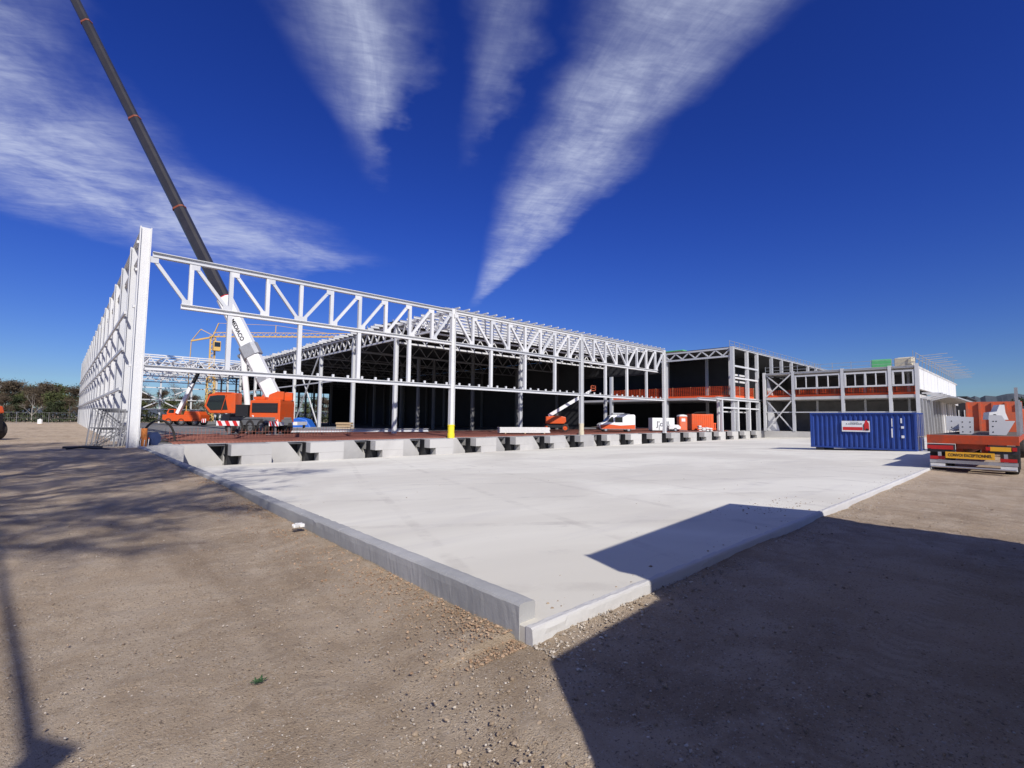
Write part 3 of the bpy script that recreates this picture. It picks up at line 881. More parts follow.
# far gable: posts, rails and a cross brace
for u in (4.0, 9.6, 15.1, 20.6, 26.2, 29.2):
    m = hmb(); m.beam((u, 124.6, 0.0), (u, 124.6, 10.2), 0.30, 0.30, (1, 0, 0)); m.build('gable_post', M['steel'], hall)
for z in (2.9, 4.9, 7.4):
    m = hmb(); m.beam((UL, 124.3, z), (30, 124.3, z), 0.16, 0.2); m.build('gable_rail', M['steel'], hall)
for a, b in (((9.8, 7.6), (20.5, 1.9)), ((9.8, 1.9), (20.5, 7.6))):
    m = hmb(); m.beam((a[0], 124.0 + (0.2 if a[1] > 5 else 0), a[1]), (b[0], 124.0 + (0.2 if a[1] > 5 else 0), b[1]), 0.16, 0.2); m.build('brace', M['steel'], hall)
# braced bays of the inner row
for a, b in ((3, 4), (5, 6)):
    for z0, z1 in ((0.2, 9.6), (9.6, 0.2)):
        dx = 0.07 if z0 < z1 else -0.07
        m = hmb(); m.beam((U1 + dx, ROW[a] + 0.25, z0), (U1 + dx, ROW[b] - 0.25, z1), 0.11, 0.16); m.build('brace', M['steel'], hall)
for i in range(2, 7):
    m = hmb(); m.beam((U1, ROW[i] + 0.2, 5.9), (U1, ROW[i + 1] - 0.2, 5.9), 0.1, 0.16); m.build('row_rail', M['steel'], hall)
# dark closed back and side, with an open glazed corner at the left
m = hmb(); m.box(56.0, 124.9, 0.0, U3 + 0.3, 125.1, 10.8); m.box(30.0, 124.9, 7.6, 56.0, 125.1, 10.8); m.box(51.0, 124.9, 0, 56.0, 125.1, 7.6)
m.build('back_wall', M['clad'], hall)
m = hmb()
for i in range(15):
    u = lin(30.0, 51.0, i, 14)
    m.beam((u, 125.0, 0.0), (u, 125.0, 7.6), 0.16, 0.16, (1, 0, 0))
for z in (1.3, 2.6, 3.9, 5.2, 6.5):
    m.beam((30.0, 124.95, z), (51.0, 124.95, z), 0.12, 0.14)
m.build('window_grid', M['steel_dark'], hall)
m = hmb(); m.box(U3 + 0.25, 46.0, 0.0, U3 + 0.4, 124.8, 10.8); m.box(U3 + 0.25, 33.2, 7.7, U3 + 0.4, 45.99, 10.9); m.build('side_wall', M['clad'], hall)

# column guards
def guard(u, v, label, mat, r=0.33, h=1.15, z=0.05, two=True):
    t = thing('column_guard', label, 'column guard', (u, v, z), 0, 'protective guards around column feet')
    mm = MB()
    n = 16
    mm.cyl((0, 0, 0.02), (0, 0, 0.40 if two else h), r + (0.025 if two else 0), n)
    mm.build('sleeve', mat, t, smooth=False, bevel=0.01)
    if two:
        mm = MB(); mm.cyl((0, 0, 0.401), (0, 0, h), r, n); mm.cyl((0, 0, h - 0.1), (0, 0, h - 0.04), r + 0.02, n); mm.build('collar', mat, t)
    return t
guard(U1, V0, 'yellow plastic guard around the foot of the first middle facade column', M['guard'], 0.27, 1.1)
guard(U2, V0, 'pale yellow guard around the column foot beside the boom lift', M['cream'], 0.26, 1.2)
guard(3.28, V0 - 0.55, 'orange plastic tube standing at the foot of the tall corner column', M['tube_orange'], 0.14, 1.15, -0.15, False)

# ------------------------------------------------------------------ tall hall block on the right
BU, BZ = 77.3, 13.4
BOFF = (BU, V0, 0.05)
blk = thing('tall_hall', 'taller dark open hall block with a white corner column and roof truss', 'building', BOFF)
def bmb(): return MB(BOFF)
def bpart(name, mat, fn, par=None):
    m = bmb(); fn(m); return m.build(name, M[mat], par or blk)
for v in (V0, 44.0, 55.5):
    bpart('column', 'steel', lambda m: m.ibeam((BU, v, 0.05), (BU, v, BZ - (0 if v == V0 else 0.4)), 0.55, 0.5, (1, 0, 0), 0.06))
for u in (82.9, 87.1, 93.8, 98.9, 104.3, 114.3, 119.7):
    bpart('column', 'steel', lambda m: m.ibeam((u, V0, 0.05), (u, V0, BZ - 0.25), 0.5, 0.45, (1, 0, 0), 0.06))
bpart('roof_edge', 'steel', lambda m: m.ibeam((BU + 0.2, V0, BZ - 0.12), (128, V0, BZ - 0.12), 0.3, 0.3, (0, 0, 1), 0.04))
def f(m):
    lattice(m, (BU, V0 + 0.3), (BU, 56), 11.9, 13.15, 10, 0.26, 0.18)
bpart('edge_truss', 'steel', f)
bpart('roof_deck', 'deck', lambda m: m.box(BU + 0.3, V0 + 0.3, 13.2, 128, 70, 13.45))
bpart('upper_floor', 'slabedge', lambda m: m.box(BU - 0.1, V0 + 0.2, 5.05, 128, 70, 5.42))
bpart('back_wall', 'clad', lambda m: (m.box(BU, 70.0, 0, 128, 70.3, 13.4), m.box(127.8, V0, 0, 128.2, 70, 13.4)))
bpart('partition', 'clad', lambda m: (m.box(BU + 13, 34, 5.45, BU + 13.3, 70, 13.1), m.box(BU + 13, 34, 0.06, BU + 13.3, 70, 5.0)))
for v in (39.5, 47.0):
    bpart('inner_column', 'steel_grey', lambda m: m.beam((BU + 6, v, 0.1), (BU + 6, v, 13.1), 0.4, 0.4, (1, 0, 0)))
for z in (10.35, 8.45):
    bpart('rail', 'steel', lambda m: m.beam((BU + 0.3, V0 - 0.1, z), (87.2, V0 - 0.1, z), 0.2, 0.26))
bpart('brace', 'steel', lambda m: (m.box(80.3, 34.0, 5.4, 80.7, 34.4, 12.8), m.beam((80.5, 34.2, 9.3), (86, 34.2, 9.3), .2, .3), m.beam((80.5, 34.2, 8.2), (86, 34.2, 8.2), .2, .3)))
# porch frame under the corner
bpart('porch_beam', 'steel', lambda m: m.ibeam((71.0, V0 - 0.25, 5.0), (87.0, V0 - 0.25, 5.0), 0.42, 0.4, (0, 0, 1), 0.06))
bpart('porch_beam', 'steel', lambda m: m.ibeam((71.0, V0 + 2.6, 5.0), (77.0, V0 + 2.6, 5.0), 0.42, 0.4, (0, 0, 1), 0.06))
for u in (72.6, 78.3, 82.8, 87.0):
    bpart('porch_post', 'steel', lambda m: m.beam((u, V0 - 0.25, 0.05), (u, V0 - 0.25, 4.78), 0.34, 0.34, (1, 0, 0)))
for u in (74.0, 81.2, 85.9):
    bpart('porch_post', 'steel', lambda m: m.beam((u, V0 + 0.9, 0.05), (u, V0 + 0.9, 4.78), 0.3, 0.3, (1, 0, 0)))
bpart('porch_rail', 'steel', lambda m: m.beam((72.8, V0 - 0.2, 3.65), (86.8, V0 - 0.2, 3.65), 0.2, 0.22))
bpart('porch_rail', 'steel', lambda m: m.beam((74.2, V0 + 0.9, 3.05), (85.8, V0 + 0.9, 3.05), 0.2, 0.22))
# roof guard rails
m = bmb()
for i in range(26):
    u = BU + 0.5 + i * 1.9
    m.beam((u, V0 + 0.6, BZ), (u, V0 + 0.6, BZ + 1.1), 0.06, 0.06)
m.build('roof_rail_posts', M['steel_grey'], blk)
for z in (0.55, 1.05):
    bpart('roof_rail', 'steel_grey', lambda m: m.beam((BU + 0.4, V0 + 0.6, BZ + z), (126, V0 + 0.6, BZ + z), 0.045, 0.045))

def netting(root, p, q, z0, h, n, offv):
    """orange safety net with posts: posts are parts of the net"""
    t = root
    m = MB(offv)
    p = Vector(p); q = Vector(q)
    m.beam(p + Vector((0, 0, z0 + 0.17)), q + Vector((0, 0, z0 + 0.17)), 0.03, 0.30)
    m.build('toe_board', M['orange_net'], t)
    m = MB(offv)
    L = (q - p).length
    k = int(L / 0.34)
    for i in range(k + 1):
        a = p.lerp(q, i / k)
        m.beam(a + Vector((0, 0, z0 + 0.33)), a + Vector((0, 0, z0 + h)), 0.025, 0.035)
    zz_ = z0 + 0.4
    while zz_ < z0 + h:
        m.beam(p + Vector((0, 0, zz_)), q + Vector((0, 0, zz_)), 0.02, 0.035)
        zz_ += 0.22
    m.build('net', M['orange_net'], t)
    for i in range(n + 1):
        a = p.lerp(q, i / n) + Vector((0, 0, 0)) + (q - p).cross(Vector((0, 0, 1))).normalized() * 0.06
        m = MB(offv); m.beam(a + Vector((0, 0, z0)), a + Vector((0, 0, z0 + h + 0.12)), 0.06, 0.06); m.build('post', M['wood'], t)

nl = (BU + 0.25, 38.0, 5.42)
t = thing('safety_net', 'orange safety net along the open side of the taller hall upper floor', 'safety net', nl, 0, 'orange safety nets on the upper floors')
netting(t, (BU + 0.25, V0 + 0.6, 0), (BU + 0.25, 56, 0), 5.42, 1.75, 7, nl)
nl = (82, V0 + 0.45, 5.42)
t = thing('safety_net', 'short orange safety net right of the tall white corner column', 'safety net', nl, 0, 'orange safety nets on the upper floors')
netting(t, (BU + 0.6, V0 + 0.45, 0), (86.6, V0 + 0.45, 0), 5.42, 1.75, 3, nl)

# ------------------------------------------------------------------ office block
OU, OZ = 87.0, 9.62
OOFF = (OU, 21.0, -0.9)
off_b = thing('office_block', 'two-storey white framed office block behind the blue container', 'building', OOFF)
def omb(): return MB(OOFF)
def opart(name, mat, fn, par=None):
    m = omb(); fn(m); return m.build(name, M[mat], par or off_b)
VA, VB = 31.3, 11.3
opart('plinth', 'dock', lambda m: m.box(OU - 0.15, VB, -1.5, OU + 1.0, 31.45, 0.06))
for v in (VA, 26.9, 20.1, 14.3, VB):
    opart('column', 'steel', lambda m: m.ibeam((OU, v, 0.06), (OU, v, OZ + (0.15 if v != VB else 0.3)), 0.42, 0.4, (1, 0, 0), 0.05))
opart('roof_slab', 'slabedge', lambda m: m.box(OU + 0.25, VB - 0.1, OZ - 0.28, 135, VA, OZ))
opart('roof_edge', 'steel', lambda m: m.ibeam((OU, VB + 0.25, OZ - 0.1), (OU, VA - 0.25, OZ - 0.1), 0.26, 0.3, (0, 0, 1), 0.04))
opart('upper_floor', 'slabedge', lambda m: m.box(OU + 0.23, VB - 0.1, 5.15, 135, VA, 5.62))
opart('floor_edge', 'slabedge', lambda m: m.box(OU - 0.12, VB + 0.22, 5.18, OU + 0.22, VA - 0.22, 5.60))
opart('back_wall', 'inner', lambda m: (m.box(OU + 9, VB + 0.3, 0.0, OU + 9.3, VA, 5.1), m.box(OU + 11, VB + 0.3, 5.65, OU + 11.3, VA, 9.2)))
opart('inner_wall', 'inner', lambda m: (m.box(OU + 0.4, VA + 0.05, 0.07, OU + 9, VA + 0.3, 5.1), m.box(OU + 0.4, VA + 0.05, 5.63, OU + 11, VA + 0.3, 9.3)))
opart('stair_flank', 'panel', lambda m: (m.prism([(OU + 0.8, VA - 0.1, 0.08), (OU + 0.8, VA - 1.9, 0.08), (OU + 0.8, VA - 0.45, 4.9), (OU + 0.8, VA - 0.1, 4.9)], (0.3, 0, 0)),
                                         m.prism([(OU + 0.8, VA - 0.1, 5.65), (OU + 0.8, VA - 1.1, 5.65), (OU + 0.8, VA - 0.2, 8.9), (OU + 0.8, VA - 0.1, 8.9)], (0.3, 0, 0))))
for z0, z1 in ((5.75, 9.3), (0.25, 5.0)):
    for k, (a, b) in enumerate(((z0, z1), (z1, z0))):
        opart('brace', 'steel', lambda m: m.beam((OU + 0.12 * (k * 2 - 1), VA - 0.3, a), (OU + 0.12 * (k * 2 - 1), 27.2, b), 0.16, 0.17))
opart('rail', 'steel', lambda m: m.beam((OU + 0.05, VB + 0.3, 3.15), (OU + 0.05, VA - 0.3, 3.15), 0.14, 0.16))
for a, b in ((26.65, 20.35), (19.85, 14.55), (14.05, 11.55)):
    def f(m):
        m.beam((OU - 0.05, a, 6.95), (OU - 0.05, b, 6.95), 0.2, 0.24)
        m.beam((OU - 0.05, a, 8.95), (OU - 0.05, b, 8.95), 0.2, 0.24)
    opart('window_frame', 'steel', f)
    n = 4 if a - b > 4 else 2
    for i in range(n + 1):
        v = lin(a - 0.12, b + 0.12, i, n)
        s = 0.22 if i % 2 == 0 or n == 2 else 0.14
        opart('mullion', 'steel', lambda m: m.beam((OU - 0.05, v, 7.07), (OU - 0.05, v, 8.83), s, s, (1, 0, 0)))
for v in (24.6, 18.1, 12.8):
    opart('inner_column', 'steel_grey', lambda m: m.beam((OU + 4, v, 0.1), (OU + 4, v, 9.3), 0.3, 0.3, (1, 0, 0)))
# sunlit side along the street
for i in range(12):
    u = OU + 0.6 + i * 3.6
    opart('side_panel', 'panel', lambda m: m.box(u, VB - 0.22, 6.35, u + (3.45 if i % 4 else 3.1), VB - 0.06, 9.2))
opart('side_frame', 'slabedge', lambda m: m.box(OU + 0.4, VB - 0.05, 6.3, 133, VB + 0.1, 9.35))
opart('canopy', 'canopy', lambda m: m.prism([(98, VB - 0.1, 5.75), (98, VB - 0.1, 6.0), (98, VB - 3.2, 5.55), (98, VB - 3.2, 5.35)], (31, 0, 0)))
for i in range(9):
    u = OU + 2.4 + i * 4.2
    opart('canopy_bracket', 'steel', lambda m: (m.beam((u, VB - 0.15, 5.1), (u, VB - 2.2, 5.65), 0.2, 0.22), m.beam((u, VB - 0.15, 5.85), (u, VB - 2.4, 5.75), 0.2, 0.2)))
for i in range(14):
    u = OU + 1.6 + i * 3.0
    opart('side_post', 'panel' if i > 6 and i % 3 else 'steel_grey', lambda m: m.beam((u, VB - 0.3 - 0.05 * (i % 3), -0.1), (u - 0.7, VB - 0.25, 5.1), 0.75 if i > 6 else 0.4, 0.25, (0, 1, 0)))
opart('side_wall', 'inner', lambda m: m.box(OU + 0.6, VB + 0.1, -0.1, 133, VB + 0.3, 5.1))
# rail along the roof
for z in (0.5, 1.05):
    opart('roof_rail', 'steel_grey', lambda m: m.beam((OU + 0.6, VB + 0.4, OZ + z), (OU + 0.6, VA, OZ + z), 0.05, 0.05))
for i in range(9):
    v = lin(VB + 0.4, VA, i, 8)
    opart('rail_post', 'steel_grey', lambda m: m.beam((OU + 0.6, v, OZ), (OU + 0.6, v, OZ + (1.2 if i else 2.2)), 0.06, 0.06))
# outriggers of edge protection along the street side
for i in range(16):
    u = OU + 1 + i * 3.0
    def f(m):
        m.beam((u, VB + 0.3, OZ), (u, VB + 0.1, OZ + 1.9), 0.08, 0.08)
        m.beam((u, VB + 0.2, OZ + 1.0), (u + 0.6, VB - 2.6, OZ + 1.25), 0.07, 0.07)
        if i % 2:
            m.beam((u, VB + 0.2, OZ + 1.7), (u + 0.6, VB - 2.9, OZ + 1.9), 0.07, 0.07)
    opart('edge_bracket', 'steel_grey', f)
opart('street_roof_rail', 'steel_grey', lambda m: (m.beam((OU + 0.6, VB + 0.15, OZ + 1.1), (132, VB + 0.15, OZ + 1.1), 0.06, 0.06), m.beam((OU + 0.6, VB + 0.12, OZ + 1.85), (132, VB + 0.12, OZ + 1.85), 0.06, 0.06)))

nl = (OU + 0.45, 21, 5.62)
t = thing('safety_net', 'low orange safety net along the office block upper floor', 'safety net', nl, 0, 'orange safety nets on the upper floors')
netting(t, (OU + 0.45, VB + 0.3, 0), (OU + 0.45, VA - 0.3, 0), 5.62, 1.15, 8, nl)

# pallets of wrapped material on the roofs
def wrapped(name, label, loc, dims, mat, rz=0, seed=1):
    t = thing(name, label, 'wrapped stack', loc, rz)
    lx, ly, lz = dims
    rr = random.Random(seed)
    m = MB(); m.box(-lx / 2, -ly / 2, 0, lx / 2, ly / 2, 0.14); m.build('pallet', M['wood'], t)
    m = MB()
    n = 6
    base = []
    for i in range(n + 1):
        x = lin(-lx / 2, lx / 2, i, n) * 0.96
        base.append((x, lz * rr.uniform(0.8, 1.05)))
    poly = [(-lx * 0.48, 0.145)] + base + [(lx * 0.48, 0.145)]
    m.prof(poly, -ly * 0.46, ly * 0.46)
    m.build('sheet', M[mat], t, bevel=0.08)
    return t
wrapped('wrapped_stack', 'green sheeted stack on the office block roof', (OU + 2.4, 15.6, OZ), (1.9, 2.6, 1.45), 'green', R(8), 3)
wrapped('wrapped_stack', 'cream wrapped stack beside the green one on the roof', (OU + 2.3, 12.9, OZ), (1.8, 2.2, 1.55), 'cream', R(-4), 4)
wrapped('wrapped_stack', 'low green sheeting lying on the taller hall roof edge', (BU + 1.6, 43.5, 13.45), (1.6, 5.0, 0.4), 'green', 0, 5)

# dark building beyond the office
d_b = thing('dark_shed', 'black flat-roofed shed at the far end of the office block', 'building', (150, 12.5, -0.2))
m = MB(); m.box(-10, -2.2, 0, 14, 4, 7.2); m.build('wall', M['clad'], d_b)
m = MB(); m.box(-10.2, -2.4, 7.2, 14.2, 4.2, 7.5); m.build('roof', M['steel_dark'], d_b)
m = MB()
for i in range(3): m.box(-10.16, -1.9 + i * 0.9, 0.4, -10.003, -1.75 + i * 0.9, 4.6)
m.box(-10.2, -2.1, 0.0, -10.165, 0.4, 2.6)
m.build('white_frame', M['panel'], d_b)

# ------------------------------------------------------------------ wheels
def wheel(parent, x, y, z, r, wd, name='wheel', rimmat='chrome'):
    """axle along y"""
    m = MB()
    n = 24
    prof_ = [(r * 0.62, -wd / 2), (r * 0.93, -wd / 2), (r, -wd / 2 + 0.05), (r, wd / 2 - 0.05), (r * 0.93, wd / 2), (r * 0.62, wd / 2)]
    vs = []; fs = []
    for i in range(n):
        a = 2 * PI * i / n
        for rr, yy in prof_:
            vs.append((x + rr * math.cos(a), y + yy, z + rr * math.sin(a)))
    k = len(prof_)
    for i in range(n):
        for j in range(k):
            fs.append((i * k + j, i * k + (j + 1) % k, ((i + 1) % n) * k + (j + 1) % k, ((i + 1) % n) * k + j))
    m.add(vs, fs)
    wob = m.build(name, M['rubber'], parent)
    m = MB()
    m.cyl((x, y - wd * 0.32, z), (x, y + wd * 0.32, z), r * 0.6, 18)
    m.cyl((x, y - wd * 0.44, z), (x, y + wd * 0.44, z), r * 0.22, 10)
    m.build('rim', M[rimmat], wob)
    return wob

def striped(m, x0, x1, y0, y1, z0, z1, n, slant=0.25):
    """hazard board in the local x-z plane: white board with red slanted bars (two materials)"""
    m.cur = 0; m.box(x0, y0, z0, x1, y1, z1)
    m.cur = 1
    wd = (x1 - x0) / (2 * n)
    for i in range(n):
        a = x0 + (2 * i + 0.25) * wd
        h = z1 - z0
        b = min(x1, a + wd)
        sl = min(slant, x1 - b) if b + slant > x1 else slant
        for ya, yb in ((y0 - 0.006, y0 - 0.001), (y1 + 0.001, y1 + 0.006)):
            m.prism([(a, ya, z0), (b, ya, z0), (b + sl, ya, z1), (a + sl, ya, z1)], (0, yb - ya, 0))
    m.cur = 0

# ------------------------------------------------------------------ big mobile crane
yaw = math.atan2(0.68, -0.733)
CR = R(-28)
crane = thing('mobile_crane', 'large orange mobile crane with a very long raised dark boom', 'crane', (12.9, 46.6, 0.16), yaw)
# carrier
m = MB()
m.box(-2.6, -1.3, 0.75, 2.2, 1.3, 1.25)
m.box(-2.4, -1.35, 1.251, 2.1, 1.35, 1.45)
car = m.build('carrier', M['grey_paint'], crane, bevel=0.03)
m = MB(); m.prof([(2.25, 0.7), (3.5, 0.7), (3.6, 1.2), (3.3, 1.7), (2.25, 1.7)], -1.3, 1.3); dcab = m.build('drivers_cab', M['grey_paint'], crane, bevel=0.05)
cw = []
for x in (-2.1, -0.6, 0.9, 2.3):
    for y in (-1.1, 1.1):
        cw.append(wheel(crane, x, y, 0.62, 0.62, 0.45, 'wheel', 'grey_paint'))
for q in [car, dcab] + cw: q.rotation_euler = (0, 0, CR)
# superstructure with counterweight
m = MB()
m.prof([(-2.40, 1.0), (0.1, 1.0), (0.2, 1.5), (0.2, 2.85), (-0.25, 2.95), (-2.36, 2.95), (-2.40, 2.6)], -1.35, 1.35)
sup = m.build('superstructure', M['orange'], crane, bevel=0.05)
m = MB(); m.box(-2.2, 1.352, 1.85, 0.0, 1.40, 2.66); m.box(-2.2, -1.40, 1.85, 0.0, -1.352, 2.66); m.build('engine_grille', M['black'], sup)
m = MB()
for i in range(7): m.box(-2.12, 1.402, 1.90 + i * 0.11, -0.08, 1.43, 1.94 + i * 0.11)
m.build('louvre', M['steel_dark'], sup)
m = MB()
m.prof([(-2.45, 2.96), (-1.1, 2.96), (-1.2, 3.4), (-1.9, 3.7), (-2.45, 3.65)], -0.95, -0.72)
m.prof([(-2.45, 2.96), (-1.1, 2.96), (-1.2, 3.4), (-1.9, 3.7), (-2.45, 3.65)], 0.72, 0.95)
m.box(-1.0, -1.2, 2.96, 0.0, -0.55, 3.2); m.box(-0.95, 0.5, 2.96, 0.0, 1.2, 3.2)
m.cyl((-0.45, -1.0, 3.2), (-0.45, 0.3, 3.2), 0.25, 14)
m.build('boom_bracket', M['orange'], sup, bevel=0.03)
m = MB()
striped(m, -2.3, -1.6, 1.42, 1.45, 1.08, 1.26, 3, 0.06); striped(m, -0.75, 0.0, 1.42, 1.45, 1.08, 1.26, 3, 0.06)
m.build('marker_stripes', [M['white'], M['red']], sup)
# operator cab
m = MB(); m.prof([(1.45, 1.75), (3.6, 1.75), (4.1, 2.35), (3.75, 3.35), (3.1, 3.5), (1.45, 3.5)], 0.35, 1.40)
cab = m.build('operator_cab', M['orange'], crane, bevel=0.06)
m = MB()
m.prof([(2.05, 2.05), (3.5, 2.0), (3.88, 2.42), (3.62, 3.2), (3.0, 3.3), (2.35, 3.3)], 1.402, 1.42)
m.prism([(3.85, 0.45, 2.1), (4.13, 0.45, 2.4), (3.80, 0.45, 3.32), (3.72, 0.45, 3.30)], (0, 0.85, 0))
m.build('window', M['glass'], cab)
m = MB(); m.beam((2.55, 1.43, 2.0), (2.2, 1.43, 3.3), 0.03, 0.10, (0, 1, 0)); m.beam((1.8, 1.2, 3.52), (3.2, 1.2, 3.52), 0.5, 0.05); m.build('cab_trim', M['orange'], cab)
m = MB(); m.box(0.36, -0.6, 1.5, 1.44, 1.3, 2.5); m.build('walkway_box', M['black'], crane)
# outriggers with striped pads
for x, yv, l in ((1.25, 2.6, 1.9), (-2.55, 2.6, 0.8)):
    m = MB(); m.box(x - 0.2, 1.3, 0.75, x + 0.2, yv, 1.05); og = m.build('outrigger', M['white'], crane)
    m = MB(); m.cyl((x, yv - 0.2, 0.02), (x, yv - 0.2, 0.9), 0.12, 12); m.box(x - 0.5, yv - 0.7, 0.0, x + 0.5, yv + 0.3, 0.08); m.build('jack', M['grey_paint'], og)
    m = MB(); striped(m, x - l / 2, x + l / 2, yv + 0.02, yv + 0.06, 0.72, 1.12, 5 if l > 2 else 3, 0.2); m.build('hazard_board', [M['white'], M['red']], og)
for x in (1.25, -2.55):
    m = MB(); m.box(x - 0.2, -3.4, 0.75, x + 0.2, -1.3, 1.05); og = m.build('outrigger', M['white'], crane)
    m = MB(); m.cyl((x, -3.2, 0.02), (x, -3.2, 0.9), 0.12, 12); m.box(x - 0.5, -3.7, 0.0, x + 0.5, -2.7, 0.08); m.build('jack', M['grey_paint'], og)
# telescopic boom
piv = Vector((-1.10, 0, 3.3))
bd = Vector((20.2, 0, 36.9)).normalized()
bside = Vector((0, 1, 0)); bup = bd.cross(bside); 
if bup.z < 0: bup = -bup
def bsec(name, s0, s1, wv, hv, mat, par, chamfer=0.22):
    mm = MB()
    ring = []
    c = chamfer * min(wv, hv)
    pr = [(-wv / 2 + c, -hv / 2), (wv / 2 - c, -hv / 2), (wv / 2, -hv / 2 + c), (wv / 2, hv / 2 - c), (wv / 2 - c, hv / 2), (-wv / 2 + c, hv / 2), (-wv / 2, hv / 2 - c), (-wv / 2, -hv / 2 + c)]
    poly = [piv + bd * s0 + bside * a + bup * b for a, b in pr]
    mm.prism(poly, bd * (s1 - s0))
    return mm.build(name, mat, par)
boom = bsec('boom', -0.4, 9.9, 1.05, 1.20, M['white'], crane)
bsec('boom_sleeve', 4.0, 5.1, 1.18, 1.50, M['steel_grey'], boom)
bsec('boom_foot_band', 1.5, 2.0, 1.10, 1.26, M['steel_grey'], boom)
mks = [9.9, 19.3, 28.9, 39.5, 50.0, 58.0]
sz = [(0.88, 0.94), (0.80, 0.86), (0.72, 0.78), (0.64, 0.70), (0.56, 0.62)]
for i in range(5):
    bsec('boom_section', mks[i], mks[i + 1], sz[i][0], sz[i][1], M['boom_dark'], boom)
    bsec('collar', mks[i] - 0.07, mks[i] + 0.09, sz[i][0] + 0.12, sz[i][1] + 0.14, M['red' if i == 0 else 'collar'], boom)
m = MB(); m.cyl(piv + bd * 57.6 - bside * 0.4 + bup * -0.4, piv + bd * 57.6 + bside * 0.4 + bup * -0.4, 0.45, 16); m.build('head_sheave', M['grey_paint'], boom)
tipp = piv + bd * 57.9 - bup * 0.8
m = MB(); m.cyl(tipp, (tipp.x, tipp.y, 12.0), 0.025, 6); m.build('hoist_rope', M['black'], boom)
m = MB(); m.box(tipp.x - 0.25, -0.15, 11.0, tipp.x + 0.25, 0.15, 12.0); m.cyl((tipp.x, 0, 10.5), (tipp.x, 0, 11.0), 0.1, 10); m.build('hook_block', M['yellow'], boom)
m = MB(); m.cyl((1.0, 0, 1.6), piv + bd * 4.6 - bup * 0.75, 0.25, 14); m.build('luffing_ram', M['white'], boom)
m = MB(); m.cyl(piv + bd * 4.7 - bup * 0.7 - bside * 0.3, piv + bd * 4.7 - bup * 1.3 - bside * 0.3, 0.2, 10); m.box(0.55, -0.5, 6.5, 1.15, 0.5, 7.3); m.build('winch_gear', M['grey_paint'], boom)
# lettering on the boom, reading downwards on the side towards the dock
def boom_text(body, s, size, matx, lift=0.0):
    cu_m = text('lettering', body, size, matx, boom, (0, 0, 0), (0, 0, 0), 0.01)
    X = -bd; Y = bup if bup.x < 0 else bup; Zv = X.cross(Y)
    if Zv.y < 0:
        Y = -Y; Zv = X.cross(Y)
    Mx = Matrix((X, Y, Zv)).transposed().to_4x4(); Mx.translation = piv + bd * s + bside * 0.535 + Y * lift
    cu_m.matrix_local = Mx
    return cu_m
boom_text('MEDIACO', 6.6, 0.48, M['black'])
m = MB(); c0 = piv + bd * 8.35 + bside * 0.53
m.prism([c0 + bd * 0.30, c0 + bup * 0.22, c0 - bd * 0.24, c0 - bd * 0.05 - bup * 0.2], bside * 0.012); m.build('emblem', M['orange'], boom)
text('lettering', '3', 0.40, M['white'], sup, (-0.1, 1.362, 1.45), (R(90), 0, R(180)), 0.006)

# ------------------------------------------------------------------ small mobile crane far back
sc2 = thing('small_crane', 'small orange crane with a black and white boom far back in the hall', 'crane', (15.2, 92.0, 0.1), yaw)
m = MB(); m.box(-2.4, -1.2, 0.7, 3.6, 1.2, 1.7); m.prof([(-2.2, 1.7), (0.4, 1.7), (0.2, 2.3), (-1.9, 2.2)], -1, 1); m.build('carrier', M['orange'], sc2, bevel=0.04)
m = MB(); m.prof([(2.2, 1.7), (3.5, 1.7), (3.6, 2.0), (3.3, 2.6), (2.2, 2.6)], -1.1, 0.3); cb2 = m.build('cab', M['orange'], sc2, bevel=0.04)
m = MB(); m.prof([(2.4, 1.95), (3.3, 1.95), (3.15, 2.5), (2.4, 2.5)], 0.301, 0.315); m.build('window', M['glass'], cb2)
for x in (-1.6, 0.6, 2.6):
    for y in (-1.0, 1.0): wheel(sc2, x, y, 0.6, 0.55, 0.4, 'wheel', 'grey_paint')
m = MB(); m.beam((2.0, 0, 1.9), (-0.2, 0, 6.8), 0.5, 0.5, (0, 1, 0)); bm2 = m.build('boom', M['white'], sc2)
m = MB(); m.beam((-0.2, 0, 6.8), (-1.4, 0, 9.4), 0.4, 0.4, (0, 1, 0)); m.build('boom_section', M['black'], bm2)
m = MB(); striped(m, -3.2, -2.5, 1.0, 1.05, 0.5, 1.1, 2, 0.15); m.build('hazard_board', [M['white'], M['red']], sc2)

# ------------------------------------------------------------------ yellow tower crane
tw = thing('tower_crane', 'yellow tower crane with a level jib behind the hall frame', 'crane', (19.0, 98.3, 0.1))
jd = Vector((0.733, -0.68, 0))
m = MB()
H_ = 15.4; a = 0.55
for dx, dy in ((-a, -a), (a, -a), (a, a), (-a, a)):
    m.beam((dx, dy, 0.6), (dx, dy, 8.2), 0.12, 0.12, (1, 0, 0))
for i in range(8):
    z = 0.6 + i * 0.95
    for (p, q) in (((-a, -a), (a, -a)), ((a, -a), (a, a)), ((a, a), (-a, a)), ((-a, a), (-a, -a))):
        m.beam((p[0], p[1], z), (q[0], q[1], z + 0.95), 0.09, 0.09)
m.build('lower_mast', M['tower'], tw)
m = MB()
b_ = 0.36
for dx, dy in ((-b_, -b_), (b_, -b_), (b_, b_), (-b_, b_)):
    m.beam((dx, dy, 8.2), (dx, dy, H_), 0.12, 0.12, (1, 0, 0))
for i in range(9):
    z = 8.2 + i * 0.8
    m.beam((-b_, -b_, z), (b_, -b_, z + 0.8), 0.08, 0.08); m.beam((b_, b_, z), (-b_, b_, z + 0.8), 0.08, 0.08)
    m.beam((b_, -b_, z), (b_, b_, z + 0.8), 0.08, 0.08)
m.build('upper_mast', M['tower'], tw)
